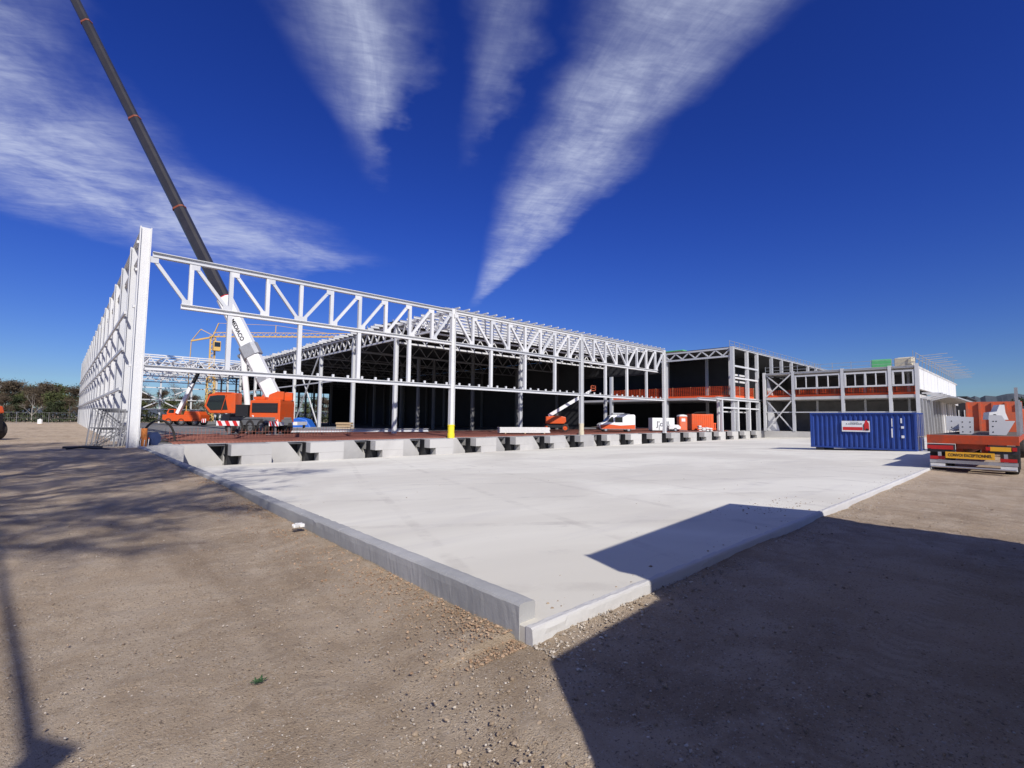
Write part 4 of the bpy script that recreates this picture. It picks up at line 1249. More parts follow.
m = MB(); m.box(-0.1, -1.4, 12.9, 1.0, -0.4, 14.6); tcab = m.build('cab', M['tower'], tw, bevel=0.05)
m = MB(); m.box(0.0, -1.42, 13.6, 0.9, -1.402, 14.4); m.build('window', M['glass'], tcab)
m = MB()
def jv(s, z, side=0.0): return jd * s + Vector((0.68, 0.733, 0)) * side + Vector((0, 0, z))
for sd_ in (-0.35, 0.35): m.beam(jv(-0.4, H_ + 0.1, sd_), jv(27, H_ + 0.25, sd_), 0.10, 0.12)
m.beam(jv(0, H_ + 0.85), jv(26, H_ + 0.85), 0.09, 0.10)
for i in range(26):
    m.beam(jv(i, H_ + 0.2, -0.35), jv(i + 0.5, H_ + 0.85), 0.05, 0.05); m.beam(jv(i + 0.5, H_ + 0.85), jv(i + 1, H_ + 0.2, 0.35), 0.05, 0.05)
m.build('jib', M['tower'], tw)
m = MB(); m.beam(jv(0, H_ + 0.2), jv(0.9, H_ + 2.5), 0.14, 0.14); m.beam(jv(0.9, H_ + 2.5), jv(11, H_ + 2.2), 0.05, 0.05); m.beam(jv(11, H_ + 2.2), jv(11, H_ + 0.9), 0.1, 0.1); m.beam(jv(11, H_ + 2.2), jv(20, H_ + 0.9), 0.05, 0.05); m.build('pendant_line', M['tower'], tw)
m = MB(); m.beam(jv(0, H_), jv(-3.8, H_ - 0.7), 0.25, 0.25); m.beam(jv(-3.8, H_ - 0.7), jv(-2.2, H_ + 1.4), 0.1, 0.1); m.beam(jv(-2.2, H_ + 1.4), jv(0, H_ + 0.3), 0.1, 0.1); m.beam(jv(-3.8, H_ - 0.8), jv(-4.0, 1.8), 0.1, 0.1); m.build('counter_jib', M['tower'], tw)
m = MB(); m.box(-3.4, -2, 0.1, 3.4, 2, 0.6); m.build('base', M['grey_paint'], tw)
m = MB(); m.box(-4.2, 1.2, 0.6, -2.6, 3.2, 2.4); m.build('ballast', M['tower'], tw, bevel=0.05)

# ------------------------------------------------------------------ boom lift
lift = thing('boom_lift', 'orange boom lift with its white arm raised to the mid beam', 'boom lift', (44.7, 40.4, 0.17), R(-47))
m = MB(); m.prof([(-1.25, 0.95), (1.0, 0.95), (1.25, 1.2), (1.2, 1.75), (0.3, 1.95), (-1.25, 1.8)], -1.1, 1.1); tb = m.build('turret', M['orange'], lift, bevel=0.06)
m = MB(); m.box(-1.5, -0.9, 0.45, 1.5, 0.9, 0.94); m.build('chassis', M['black'], lift, bevel=0.03)
for x in (-1.15, 1.15):
    for y in (-0.95, 0.95): wheel(lift, x, y, 0.45, 0.45, 0.35, 'wheel', 'orange')
m = MB(); m.beam((-0.85, 0, 1.9), (3.2, 0, 4.35), 0.34, 0.40); am = m.build('boom', M['white'], lift)
m = MB(); m.beam((3.2, 0, 4.35), (4.35, 0, 5.05), 0.24, 0.28); m.build('boom_section', M['white'], am)
bk = MB(); bk.box(4.3, -0.9, 4.9, 5.3, 0.9, 5.0)
for x in (4.3, 5.3):
    for y in (-0.9, 0, 0.9): bk.beam((x, y, 5.0), (x, y, 6.05), 0.05, 0.05)
for z in (5.5, 6.05):
    for y in (-0.9, 0.9): bk.beam((4.3, y, z), (5.3, y, z), 0.05, 0.05)
    for x in (4.3, 5.3): bk.beam((x, -0.9, z), (x, 0.9, z), 0.05, 0.05)
bko = bk.build('basket', M['orange_faded'], lift); bko.scale = (0.55, 0.55, 0.55); bko.location = (1.95, 0, 2.3)
m = MB(); m.box(-1.0, 1.101, 1.15, -0.1, 1.115, 1.35); m.build('label_strip', M['white'], tb)

# ------------------------------------------------------------------ van
van = thing('van', 'white van with an orange lower body parked inside the hall', 'van', (51.0, 36.0, 0.17), R(139))
van.scale = (0.86, 0.9, 0.92)
prof_v = [(-2.6, 0.35), (2.45, 0.35), (2.6, 0.6), (2.6, 0.95), (2.35, 1.15), (1.65, 1.35), (0.95, 2.15), (0.5, 2.3), (-2.45, 2.33), (-2.6, 2.2)]
m = MB(); m.prof(prof_v, -0.95, 0.95); body = m.build('body', M['white'], van, bevel=0.07)
m = MB()
for y0_, y1_ in ((-0.962, -0.953), (0.953, 0.962)):
    m.prof([(-2.55, 0.42), (2.4, 0.42), (2.5, 0.9), (1.2, 1.02), (-0.4, 0.86), (-2.55, 0.98)], y0_, y1_)
m.build('orange_stripe', M['orange'], van)
m = MB()
for y0_, y1_ in ((-0.962, -0.953), (0.953, 0.962)):
    m.prof([(0.55, 1.3), (1.45, 1.35), (0.92, 1.98), (0.6, 2.02)], y0_, y1_); m.prof([(-0.75, 1.28), (0.35, 1.28), (0.35, 1.98), (-0.75, 1.98)], y0_, y1_)
m.prism([(1.68, -0.8, 1.37), (0.99, -0.75, 2.13), (1.01, -0.75, 2.16), (1.72, -0.8, 1.39)], (0, 1.55, 0))
m.build('window', M['glass'], van)
for x in (-1.65, 1.65):
    for y in (-0.82, 0.82): wheel(van, x, y, 0.34, 0.34, 0.24)
m = MB()
for y in (-0.6, 0.6): m.beam((-1.9, y, 2.42), (0.6, y, 2.42), 0.06, 0.06)
for x in (-1.8, -0.6, 0.5): m.beam((x, -0.65, 2.38), (x, 0.65, 2.38), 0.06, 0.08)
m.box(-1.2, -0.4, 2.45, 0.5, 0.2, 2.55)
m.build('roof_rack', M['steel_grey'], van)
for y in (-0.7, 0.7):
    m = MB(); m.box(2.5, y - 0.16, 0.78, 2.615, y + 0.16, 0.98); m.build('headlight', M['chrome'], van)
m = MB(); m.box(2.45, -0.9, 0.36, 2.68, 0.9, 0.56); m.build('bumper', M['black'], van, bevel=0.03)

# ------------------------------------------------------------------ yard between the halls
bx = thing('site_box', 'white steel site box with dark scrawled letters beside the facade end column', 'site box', (60.6, 35.3, 0.17), R(-43))
bx.scale = (0.88, 0.88, 0.92)
m = MB(); m.box(-1.7, -1.1, 0.12, 1.7, 1.1, 1.95); m.build('body', M['white'], bx, bevel=0.03)
m = MB()
for x in (-1.4, 1.4): m.box(x - 0.12, -1.0, 0, x + 0.12, 1.0, 0.119)
m.build('skid', M['steel_dark'], bx)
text('lettering', "J'ovll", 1.05, M['grey_paint'], bx, (-0.05, -1.104, 1.05), (R(90), 0, 0), 0.004)
m = MB(); m.box(-0.7, -1.125, 0.2, -0.55, -1.101, 0.9); m.box(0.2, -1.125, 0.2, 0.35, -1.101, 0.9); m.build('latch_bar', M['steel_grey'], bx)

gn = thing('generator', 'small white wheeled generator in front of the scrawled white box', 'generator', (60.7, 33.5, 0.17), R(-43))
gn.scale = (0.85, 0.85, 0.85)
m = MB(); m.prof([(-0.9, 0.35), (0.9, 0.35), (1.0, 0.7), (0.6, 1.05), (-0.5, 1.1), (-0.9, 0.9)], -0.5, 0.5); m.build('cowl', M['white_dirty'], gn, bevel=0.05)
for y in (-0.5, 0.5): wheel(gn, 0.1, y, 0.28, 0.28, 0.18)
m = MB(); m.beam((-0.9, 0, 0.4), (-1.8, 0, 0.35), 0.08, 0.08); m.build('drawbar', M['steel_dark'], gn)

to = thing('portable_toilet', 'orange portable toilet with a pale roof and white notice', 'portable toilet', (63.9, 34.0, 0.17), R(-43))
m = MB(); m.box(-0.55, -0.55, 0.1, 0.55, 0.55, 2.05); tb_ = m.build('cabin', M['orange'], to, bevel=0.04)
m = MB(); m.box(-0.42, -0.58, 0.15, 0.42, -0.552, 1.95); dr = m.build('door', M['orange_faded'], to)
m = MB(); m.box(-0.25, -0.6, 1.35, 0.25, -0.583, 1.75); m.build('notice', M['white'], dr)
m = MB(); m.prof([(-0.58, 2.05), (0.58, 2.05), (0.45, 2.22), (0.0, 2.32), (-0.45, 2.22)], -0.58, 0.58); m.build('roof', M['white_dirty'], to)
m = MB(); m.box(-0.6, -0.6, 0, 0.6, 0.6, 0.099); m.build('base', M['grey_paint'], to)

oc = thing('orange_container', 'tall orange steel site container behind the portable toilet', 'site container', (70.6, 34.7, 0.17), R(-43))
m = MB(); m.box(-1.6, -1.1, 0.1, 1.6, 1.1, 2.45)
for i in range(10): m.box(-1.45 + i * 0.29, -1.13, 0.25, -1.32 + i * 0.29, -1.1, 2.3)
m.build('body', M['orange'], oc, bevel=0.02)
m = MB(); m.tube([(-1.5, -1.0, 2.45), (-0.9, -1.0, 2.7), (0.5, -1.0, 2.75), (1.5, -1.0, 2.45)], 0.04, 6); m.build('lifting_sling', M['black'], oc)
wp = thing('cement_bags', 'heap of white bags leaning before the orange site container', 'bags', (69.2, 33.2, 0.17), R(-43))
rr = random.Random(4)
for i in range(9):
    m = MB(); w_, h_ = rr.uniform(0.45, 0.6), rr.uniform(0.2, 0.28)
    lx = (i % 4) * 0.5 - 0.8 + rr.uniform(-.05, .05); lz = (i // 4) * 0.26
    m.prof([(lx - w_ / 2, lz + 0.08), (lx - w_ / 4, lz), (lx + w_ / 4, lz), (lx + w_ / 2, lz + 0.08), (lx + w_ * .35, lz + h_), (lx - w_ * .35, lz + h_)], -0.4, 0.4)
    bg_ = m.build('bag', M['white_dirty'], wp, bevel=0.05); bg_.rotation_euler = (rr.uniform(-.12, .12), rr.uniform(-.15, .15), rr.uniform(-.25, .25))
bar = thing('barrier', 'short orange slatted site barrier beside the white bags', 'barrier', (71.4, 33.6, 0.17), R(-43))
m = MB()
for i in range(9): m.box(-0.95 + i * 0.22, -0.03, 0.1, -0.83 + i * 0.22, 0.03, 1.15)
m.box(-1.0, -0.05, 1.0, 1.0, -0.031, 1.12); m.box(-1.0, -0.05, 0.2, 1.0, -0.031, 0.32)
m.build('panel', M['orange_net'], bar)
m = MB()
for x in (-0.8, 0.8): m.box(x - 0.05, -0.35, 0, x + 0.05, 0.35, 0.09)
m.build('foot', M['rubber'], bar)

# timber and steel lying on the floor
def bar_thing(name, label, cat, p, q, wv, hv, mat):
    mid = (Vector(p) + Vector(q)) / 2
    m = MB(mid); m.ibeam(p, q, hv, wv, (0, 0, 1), 0.03)
    o = m.build(name, M[mat]); o.location = mid
    return tag(o, label, cat)
bar_thing('steel_beam', 'long white steel beam lying on the floor left of the yellow guard', 'steel beam', (14.5, 46.5, 0.42), (28.0, 43.0, 0.42), 0.35, 0.30, 'steel')
bar_thing('steel_beam', 'white steel beam lying behind the crane beside the blue tarpaulin', 'steel beam', (15.5, 50.5, 0.42), (24.5, 53.0, 0.42), 0.35, 0.35, 'steel')
st = thing('panel_stack', 'pale bundle of flat sheets lying in front of the boom lift', 'sheet stack', (34.4, 35.4, 0.17), R(-30))
for i in range(5):
    m = MB(); m.box(-2.6 + 0.05 * (i % 2), -0.6, 0.12 + i * 0.11, 2.6 - 0.04 * (i % 3), 0.6, 0.22 + i * 0.11); m.build('sheet', M['white_dirty'], st)
m = MB()
for x in (-2.0, 0, 2.0): m.box(x - 0.06, -0.6, 0, x + 0.06, 0.6, 0.119)
m.build('bearer', M['wood'], st)
tp = thing('tarpaulin_heap', 'bright blue tarpaulin over a low heap beside the inner braced columns', 'tarpaulin', (19.6, 57.5, 0.15), R(-40))
m = MB(); m.prof([(-2.1, 0), (-2.0, 0.9), (-1.3, 1.35), (-0.2, 1.15), (0.7, 1.45), (1.6, 1.2), (2.1, 0.4), (2.2, 0)], -0.9, 0.9); m.build('tarpaulin', M['tarp'], tp, bevel=0.12)
m = MB(); m.box(-2.7, -0.6, 0, -2.15, 0.6, 1.1); m.build('reel', M['black'], tp, bevel=0.1)
pl = thing('timber_stack', 'stack of raw timber battens near the inner column row', 'timber', (21.5, 48.5, 0.15), R(-42))
rr = random.Random(2)
for i in range(4):
    for j in range(4):
        m = MB(); m.box(-0.75 + rr.uniform(-.06, .06), -0.5 + j * 0.26, i * 0.26, 0.75 + rr.uniform(-.06, .06), -0.29 + j * 0.26, i * 0.26 + 0.2); m.build('batten', M['wood'], pl)

# black hoses and small barrels beside the corner column
hs_ = thing('hose_loop', 'black flexible hose looping up beside the tall corner column', 'hose', (4.3, 35.2, 0.05))
m = MB(); pts = []
for i in range(25):
    a = lin(-0.1, PI + 0.1, i, 24)
    pts.append((0.85 * math.cos(a), 0.3 * math.cos(a * 1.3), 0.05 + 1.3 * math.sin(a) * (1 if a < PI / 2 else 1.0)))
m.tube(pts, 0.06, 8)
pts = [(-0.9 + i * 0.25, 0.3 + 0.4 * math.sin(i), 0.10) for i in range(12)]
m.tube(pts, 0.05, 7)
m.build('hose', M['rubber'], hs_)
m = MB(); m.cyl((-0.85, 0.3, 0.0), (-0.8, 0.5, 0.9), 0.04, 8); m.build('standpipe', M['steel_grey'], hs_)
br = thing('cable_drum', 'dark blue cable drum behind the end of the kerb', 'cable drum', (3.75, 33.0, 0.06), R(20))
br.scale = (0.7, 0.7, 0.8)
m = MB(); m.cyl((0, -0.35, 0.45), (0, 0.35, 0.45), 0.3, 16); m.build('cable', M['black'], br)
for y in (-0.4, 0.36):
    m = MB(); m.cyl((0, y, 0.45), (0, y + 0.04, 0.45), 0.45, 18); m.build('flange', paint('navy_paint', (0.02, 0.035, 0.10), 0.5), br)
for i, (u, v, h, lab) in enumerate(((3.12, 31.75, 0.42, 'thin white survey stake nearest the orange tube'), (3.28, 31.72, 0.36, 'short red-topped survey stake beside the kerb end'), (3.46, 31.8, 0.40, 'survey stake in front of the dark blue cable drum'))):
    t = thing('stake', lab, 'stake', (u, v, 0.05), 0, 'survey stakes at the kerb end')
    m = MB(); m.beam((0, 0, 0), (0.02, 0, h), 0.03, 0.03, (1, 0, 0)); m.build('shaft', M['white_dirty'], t)
    m = MB(); m.beam((0.02, 0, h + 0.001), (0.022, 0, h + 0.06), 0.033, 0.033, (1, 0, 0)); m.build('cap', M['orange'], t)

# mesh gates leaning on the wall columns at the left
for i, (lab, x0_, rz_, ln_) in enumerate((('front grey mesh gate leaning on the white wall columns', 1.05, 8, 0.50), ('second grey mesh gate in the leaning stack', 1.25, 3, 0.42),
                         ('third grey mesh gate in the leaning stack', 1.4, -4, 0.34), ('rear grey mesh gate in the leaning stack', 1.5, -9, 0.26))):
    t = thing('mesh_gate', lab, 'mesh gate', (x0_, 33.9 + 0.22 * i, -0.08), R(rz_), 'mesh gates leaning on the left wall')
    W_, H__ = 1.15, 2.15 - 0.06 * i
    def gp(x, s): return (x + 0.28 * s, ln_ * s, H__ * s)
    m = MB()
    for x in (0.0, W_): m.beam(gp(x, 0), gp(x, 1), 0.06, 0.06, (0, 1, 0))
    for s in (0.02, 0.5, 0.98): m.beam(gp(0.03, s), gp(W_ - 0.03, s), 0.06, 0.06)
    m.beam(gp(0.05, 0.03), gp(W_ - .05, 0.48), 0.04, 0.04); m.beam(gp(W_ - .05, 0.52), gp(0.05, 0.97), 0.04, 0.04)
    m.build('frame', M['gate_grey'], t)
    m = MB()
    for k in range(1, 9): m.beam(gp(lin(0, W_, k, 9), 0.03), gp(lin(0, W_, k, 9), 0.97), 0.010, 0.010, (0, 1, 0))
    for k in range(1, 10): m.beam(gp(0.04, k / 10), gp(W_ - .04, k / 10), 0.010, 0.010)
    m.build('mesh', M['gate_grey'], t)
m = MB((1.2, 32.4, 0)); m.tube([(0.2, 33.6, 0.02), (0.9, 32.8, 0.06), (1.6, 31.9, 0.0), (1.9, 31.5, -0.05)], 0.06, 7); m.tube([(0.3, 32.6, 0.0), (1.0, 33.0, 0.08), (1.7, 33.2, 0.02)], 0.05, 7)
o = m.build('scrap_pipe', M['black']); o.location = (1.2, 32.4, 0); tag(o, 'bent black pipes lying on the soil at the foot of the mesh gates', 'pipe')

# ------------------------------------------------------------------ blue shipping container
c1 = Vector((40.4, 11.45)); c2 = Vector((40.2, 5.4))
dx = (c2 - c1).normalized(); Lc = 6.06
cyaw = math.atan2(dx.y, dx.x)
cz = -0.26
ct = thing('shipping_container', 'blue corrugated shipping container with a white and red sign on the yard', 'container', (c1.x, c1.y, cz), cyaw)
# local x runs along the visible side, local y goes away from the camera
Wc, Hc = 2.44, 2.59
def corr(m, p, q, nrm, z0, z1, n, dep):
    """trapezoid corrugated sheet from p to q"""
    p = Vector(p); q = Vector(q); nv = Vector(nrm)
    pts = []
    for i in range(n):
        for t_, o_ in ((0.0, 0), (0.32, 0), (0.5, 1), (0.82, 1)):
            pts.append(p.lerp(q, (i + t_) / n) + nv * (o_ * dep))
    pts.append(q)
    for a, b in zip(pts[:-1], pts[1:]):
        m.quad(a + Vector((0, 0, z0)), b + Vector((0, 0, z0)), b + Vector((0, 0, z1)), a + Vector((0, 0, z1)))
m = MB()
corr(m, (0.1, 0.04, 0), (Lc - 0.1, 0.04, 0), (0, 1, 0), 0.22, Hc - 0.1, 20, 0.06)
corr(m, (0.1, Wc - 0.04, 0), (Lc - 0.1, Wc - 0.04, 0), (0, -1, 0), 0.22, Hc - 0.1, 20, 0.06)
corr(m, (0.04, 0.1, 0), (0.04, Wc - 0.1, 0), (1, 0, 0), 0.22, Hc - 0.1, 8, 0.045)
m.build('wall', M['blue'], ct, fix=False)
m = MB()
for x in (0, Lc - 0.1):
    for y in (0, Wc - 0.1): m.box(x, y, 0.1, x + 0.1, y + 0.1, Hc)
for y in (0.0, Wc - 0.08):
    m.box(0.101, y, 0.1, Lc - 0.101, y + 0.08, 0.22); m.box(0.101, y, Hc - 0.11, Lc - 0.101, y + 0.08, Hc - 0.003)
for x in (0.0, Lc - 0.08):
    m.box(x, 0.101, 0.1, x + 0.08, Wc - 0.101, 0.22); m.box(x, 0.101, Hc - 0.11, x + 0.08, Wc - 0.101, Hc - 0.003)
m.box(0.09, 0.09, Hc - 0.06, Lc - 0.09, Wc - 0.09, Hc - 0.03); m.box(0.09, 0.09, 0.14, Lc - 0.09, Wc - 0.09, 0.2)
m.build('frame', M['blue'], ct, bevel=0.012)
for y0_, y1_ in ((0.11, Wc / 2 - 0.006), (Wc / 2 + 0.006, Wc - 0.11)):
    m = MB(); m.box(Lc - 0.07, y0_, 0.23, Lc - 0.03, y1_, Hc - 0.12)
    for zc in (0.6, 1.15, 1.7, 2.2): m.box(Lc - 0.029, y0_ + 0.08, zc - 0.12, Lc - 0.012, y1_ - 0.08, zc + 0.12)
    d = m.build('door', M['blue'], ct)
    for k in (0.3, 0.72):
        yy = lin(y0_, y1_, k, 1)
        m = MB(); m.cyl((Lc + 0.02, yy, 0.2), (Lc + 0.02, yy, Hc - 0.1), 0.022, 8); m.box(Lc - 0.01, yy - 0.05, 1.0, Lc + 0.05, yy + 0.28, 1.06); m.build('lock_rod', M['chrome'], d)
m = MB()
for x in (0, Lc - 0.17):
    for y in (-0.003, Wc - 0.16): m.box(x, y, 0.095, x + 0.17, y + 0.163, 0.21); m.box(x, y, Hc - 0.115, x + 0.17, y + 0.163, Hc + 0.005)
m.build('corner_casting', M['blue'], ct)
m = MB()
for x in (0.3, 2.2, 4.6, 5.6): m.box(x, 0.1, -0.20, x + 0.5, Wc - 0.1, 0.094)
m.build('bearer', M['steel_dark'], ct)
# sign: white panel, dark lettering, red band and a red picture
sx0, sx1, sz0, sz1 = 2.0, 3.62, 1.28, 2.02
m = MB(); m.box(sx0, -0.03, sz0, sx1, -0.012, sz1); sg = m.build('sign', M['white'], ct)
m = MB(); m.box(sx0 + 0.06, -0.036, sz0 + 0.10, sx0 + 1.22, -0.031, sz0 + 0.32); m.build('red_band', M['red'], sg)
m = MB(); m.prof([(sx1 - 0.34, sz0 + 0.12), (sx1 - 0.26, sz0 + 0.09), (sx1 - 0.10, sz0 + 0.09), (sx1 - 0.03, sz0 + 0.13), (sx1 - 0.04, sz0 + 0.58), (sx1 - 0.12, sz0 + 0.70), (sx1 - 0.14, sz0 + 0.80), (sx1 - 0.22, sz0 + 0.80), (sx1 - 0.25, sz0 + 0.68), (sx1 - 0.34, sz0 + 0.5)], -0.040, -0.032); m.build('red_picture', M['red'], sg)
m = MB(); m.prof([(sx1 - 0.36, sz0 + 0.10), (sx1 - 0.31, sz0 + 0.10), (sx1 - 0.30, sz0 + 0.55), (sx1 - 0.36, sz0 + 0.5)], -0.046, -0.041); m.prof([(sx1 - 0.25, sz0 + 0.10), (sx1 - 0.05, sz0 + 0.10), (sx1 - 0.08, sz0 + 0.2), (sx1 - 0.2, sz0 + 0.24)], -0.046, -0.041); m.build('picture_shade', M['black'], sg)
text('lettering', 'A. LANNEVEAUX', 0.125, M['black'], sg, (sx0 + 0.72, -0.034, sz0 + 0.53), (R(90), 0, 0), 0.002)
text('lettering', 'LOCATION DE BOX', 0.055, M['grey_paint'], sg, (sx0 + 0.74, -0.034, sz0 + 0.65), (R(90), 0, 0), 0.002)
# white stencils near the right end
for zc, bd_, s_ in ((2.0, 'I', 0.3), (1.45, 'I', 0.5), (2.0, 'F', 0.0)):
    pass
m = MB(); m.box(4.78, 0.028, 0.95, 4.85, 0.036, 1.55); m.box(4.80, 0.028, 1.66, 4.85, 0.036, 2.2); m.box(5.28, 0.028, 1.9, 5.36, 0.036, 2.22); m.box(5.3, 0.028, 1.55, 5.45, 0.036, 1.70); m.box(5.3, 0.028, 0.93, 5.45, 0.036, 1.10); m.build('stencil_marks', M['white'], ct)

# ------------------------------------------------------------------ flatbed trailer at the right
TU = 25.0
tr = thing('flatbed_truck', 'orange flatbed trailer with a yellow convoy sign seen from behind', 'truck', (TU, 1.78, -0.2), R(0))
# local x forward (away), local y to the left
BW = 1.26
m = MB()
m.box(0.05, -BW, 1.20, 15.2, BW, 1.40)
m.box(0.0, -BW, 1.10, 0.049, BW, 1.43)
bed = m.build('bed', M['bed'], tr, bevel=0.01)
m = MB(); m.box(0.08, -BW + 0.05, 1.402, 15.2, BW - 0.05, 1.43); m.build('deck', M['deckwood'], bed)
m = MB(); m.box(0.25, -0.45, 0.62, 15.0, -0.25, 1.199); m.box(0.25, 0.25, 0.62, 15.0, 0.45, 1.199); m.box(0.12, -0.42, 0.92, 0.24, 0.42, 1.199); m.build('chassis_rail', M['bed'], tr)
m = MB()
m.box(0.02, -BW, 0.78, 0.12, -0.45, 1.08); m.box(0.02, 0.45, 0.78, 0.12, BW, 1.08)
m.build('rear_panel', M['steel_dark'], tr)
m = MB(); m.box(-0.02, -1.05, 0.88, 0.018, -0.5, 1.03); m.build('reflector', M['sign_yellow'], tr)
m = MB(); m.box(-0.02, 0.5, 0.88, 0.018, 1.15, 1.03); m.build('reflector', M['lamp_red'], tr)
for y in (-1.13, 1.2, -0.45):
    m = MB(); m.box(-0.03, y - 0.06, 0.9, 0.019, y + 0.06, 1.03); m.build('tail_lamp', M['lamp_red'], tr)
m = MB(); m.box(-0.12, -0.62, 0.56, -0.08, 0.72, 0.80); cs_ = m.build('convoy_sign', M['sign_yellow'], tr)
text('lettering', 'CONVOI EXCEPTIONNEL', 0.15, M['black'], cs_, (-0.123, 0.05, 0.68), (R(90), 0, R(-90)), 0.002, 0.70)
m = MB(); m.box(-0.02, -1.2, 0.36, 0.10, 1.2, 0.48); m.cyl((-0.05, -1.15, 0.22), (-0.05, 1.15, 0.22), 0.035, 8)
for y in (-0.9, 0.9): m.box(0.0, y - 0.05, 0.48, 0.1, y + 0.05, 0.78)
m.build('bumper', M['chrome'], tr)
for y0_, y1_ in ((-1.18, -0.75), (0.75, 1.18)):
    m = MB(); m.box(-0.04, y0_, 0.50, 0.02, y1_, 0.62); m.build('lamp_cluster', M['lamp_red'], tr)
    m = MB(); m.box(-0.035, y0_, 0.19, 0.0, y1_, 0.34); m.build('number_board', M['white_dirty'], tr)
for x in (1.2, 2.5, 3.8):
    for y in (-1.0, 1.0): wheel(tr, x, y, 0.46, 0.46, 0.36, 'wheel', 'grey_paint')
for y in (-0.98, 0.98):
    m = MB(); m.box(0.35, y - 0.24, 0.14, 0.38, y + 0.24, 0.78); m.build('mudflap', M['rubber'], tr)
# headboard and load guard in front
m = MB(); m.box(15.0, -1.15, 1.43, 15.12, 1.18, 3.15)
for i in range(5): m.box(14.9, -1.1 + i * 0.55, 1.43, 14.99, -1.0 + i * 0.55, 3.1)
m.build('headboard', M['orange_faded'], tr)
m = MB(); m.box(12.4, -1.16, 1.44, 12.5, 0.05, 2.5); m.build('load_guard', M['orange_faded'], tr)
# tractor cab beyond the headboard
m = MB(); m.prof([(16.2, 0.6), (18.5, 0.6), (18.6, 1.6), (18.3, 2.7), (16.3, 2.75)], -1.2, 1.2); tcb = m.build('tractor_cab', M['orange'], tr, bevel=0.06)
m = MB(); m.prism([(18.62, -1.05, 1.7), (18.36, -1.0, 2.6), (18.39, -1.0, 2.6), (18.65, -1.05, 1.7)], (0, 2.05, 0)); m.build('window', M['glass'], tcb)
for x in (14.4, 17.6):
    for y in (-1.0, 1.0): wheel(tr, x, y, 0.5, 0.5, 0.34, 'wheel', 'grey_paint')
# stanchions on the right side of the bed
for x, h, lean in ((2.6, 3.3, -0.10), (5.0, 2.9, 0.03), (8.0, 2.9, 0.02)):
    m = MB(); m.beam((x, -BW + 0.06, 1.2), (x + lean * 2, -BW + 0.06, h), 0.10, 0.12, (1, 0, 0)); m.build('stanchion', M['steel_grey'], tr)

def steel_piece(name, label, loc, rz, plates, length, group='white steel pieces on the flatbed truck'):
    t = thing(name, label, 'steel piece', loc, rz, group)
    t.scale = (1, 0.8, 0.9)
    m = MB(); m.ibeam((0.02, 0, 0.36), (length, 0, 0.36), 0.5, 0.26, (0, 0, 1), 0.03)
    m.build('member', M['steel'], t)
    for pts, holes in plates:
        m = MB(); m.prism([(0.0, y, z) for y, z in pts], (-0.03, 0, 0)); p_ = m.build('end_plate', M['steel'], t)
        m = MB()
        for y, z in holes: m.cyl((-0.035, y, z), (-0.031, y, z), 0.028, 10)
        m.build('bolt_hole', M['black'], p_)
    return t
zb = -0.2 + 1.43
steel_piece('steel_piece', 'white steel member with a square bolted end plate on the truck bed', (TU + 1.9, 2.02, zb), R(4),
            [([(-0.26, 0.02), (0.26, 0.02), (0.28, 0.80), (-0.28, 0.78)], [(a_, b_) for a_ in (-0.14, 0.14) for b_ in (0.12, 0.34, 0.56)])], 7.5)
steel_piece('steel_piece', 'white steel member with a slanted wing plate on the truck bed', (TU + 1.4, 1.12, zb), R(2),
            [([(0.28, 0.02), (-0.30, 0.02), (-0.62, 0.62), (-0.30, 0.62), (-0.18, 0.85), (0.26, 0.88)], [(0.14, 0.14), (0.14, 0.38), (0.12, 0.6), (0.02, 0.6)])], 8.5)
steel_piece('steel_piece', 'white steel member farthest left and set back on the truck bed', (TU + 4.5, 2.62, zb), R(3),
            [([(-0.3, 0.25), (0.32, 0.12), (0.32, 0.85), (-0.3, 0.85)], [(0.1, 0.3), (0.1, 0.6)])], 6.0)
t = thing('steel_bracket', 'small white steel bracket lying on top of the load of white steel pieces', 'steel bracket', (TU + 3.6, 1.15, zb + 0.615), R(20))
m = MB(); m.prism([(0, -0.3, 0), (0, 0.32, 0), (0, 0.28, 0.30), (0, 0.05, 0.34), (0, -0.05, 0.62), (0, -0.2, 0.62), (0, -0.22, 0.3)], (0.6, 0, 0)); m.build('plate', M['steel'], t)
m = MB(); m.cyl((-0.01, 0.12, 0.16), (-0.004, 0.12, 0.16), 0.07, 12); m.build('hole', M['black'], t)

# ------------------------------------------------------------------ lorry standing behind the viewer, its shadow falls on the yard
lo = thing('box_lorry', 'white box lorry standing beside the yard, casting the big shadow', 'lorry', (1.6, -0.92, -0.2), R(5.4))
m = MB(); m.prof([(-0.40, 0.45), (2.0, 0.45), (2.0, 3.0), (0.0, 3.05), (-0.38, 2.2), (-0.42, 1.5)], -2.35, 0.0); lc = m.build('cab', M['white'], lo, bevel=0.05)
m = MB(); m.prism([(-0.39, -2.15, 2.2), (-0.03, -2.15, 2.95), (-0.05, -2.15, 2.97), (-0.42, -2.15, 2.22)], (0, 1.95, 0)); m.box(0.3, 0.002, 1.7, 1.4, 0.02, 2.6); m.build('window', M['glass'], lc)
m = MB(); m.box(1.9, -2.45, 0.55, 7.62, 0.02, 4.18); lb = m.build('box_body', M['panel'], lo, bevel=0.02)
m = MB(); m.prof([(1.80, 3.6), (1.898, 3.6), (1.898, 4.2), (1.84, 4.22)], -2.4, 0.0); m.build('box_lip', M['panel'], lb)
m = MB(); m.box(0.4, -1.6, 0.3, 8.2, -0.75, 0.54); m.build('chassis', M['black'], lo)
m = MB(); m.box(7.63, -2.4, 0.3, 8.5, 0.0, 2.55); m.build('tail_lift', M['steel_grey'], lo)
for x in (0.7, 5.8, 6.9):
    for y in (-2.1, -0.2): wheel(lo, x, y, 0.5, 0.5, 0.3)

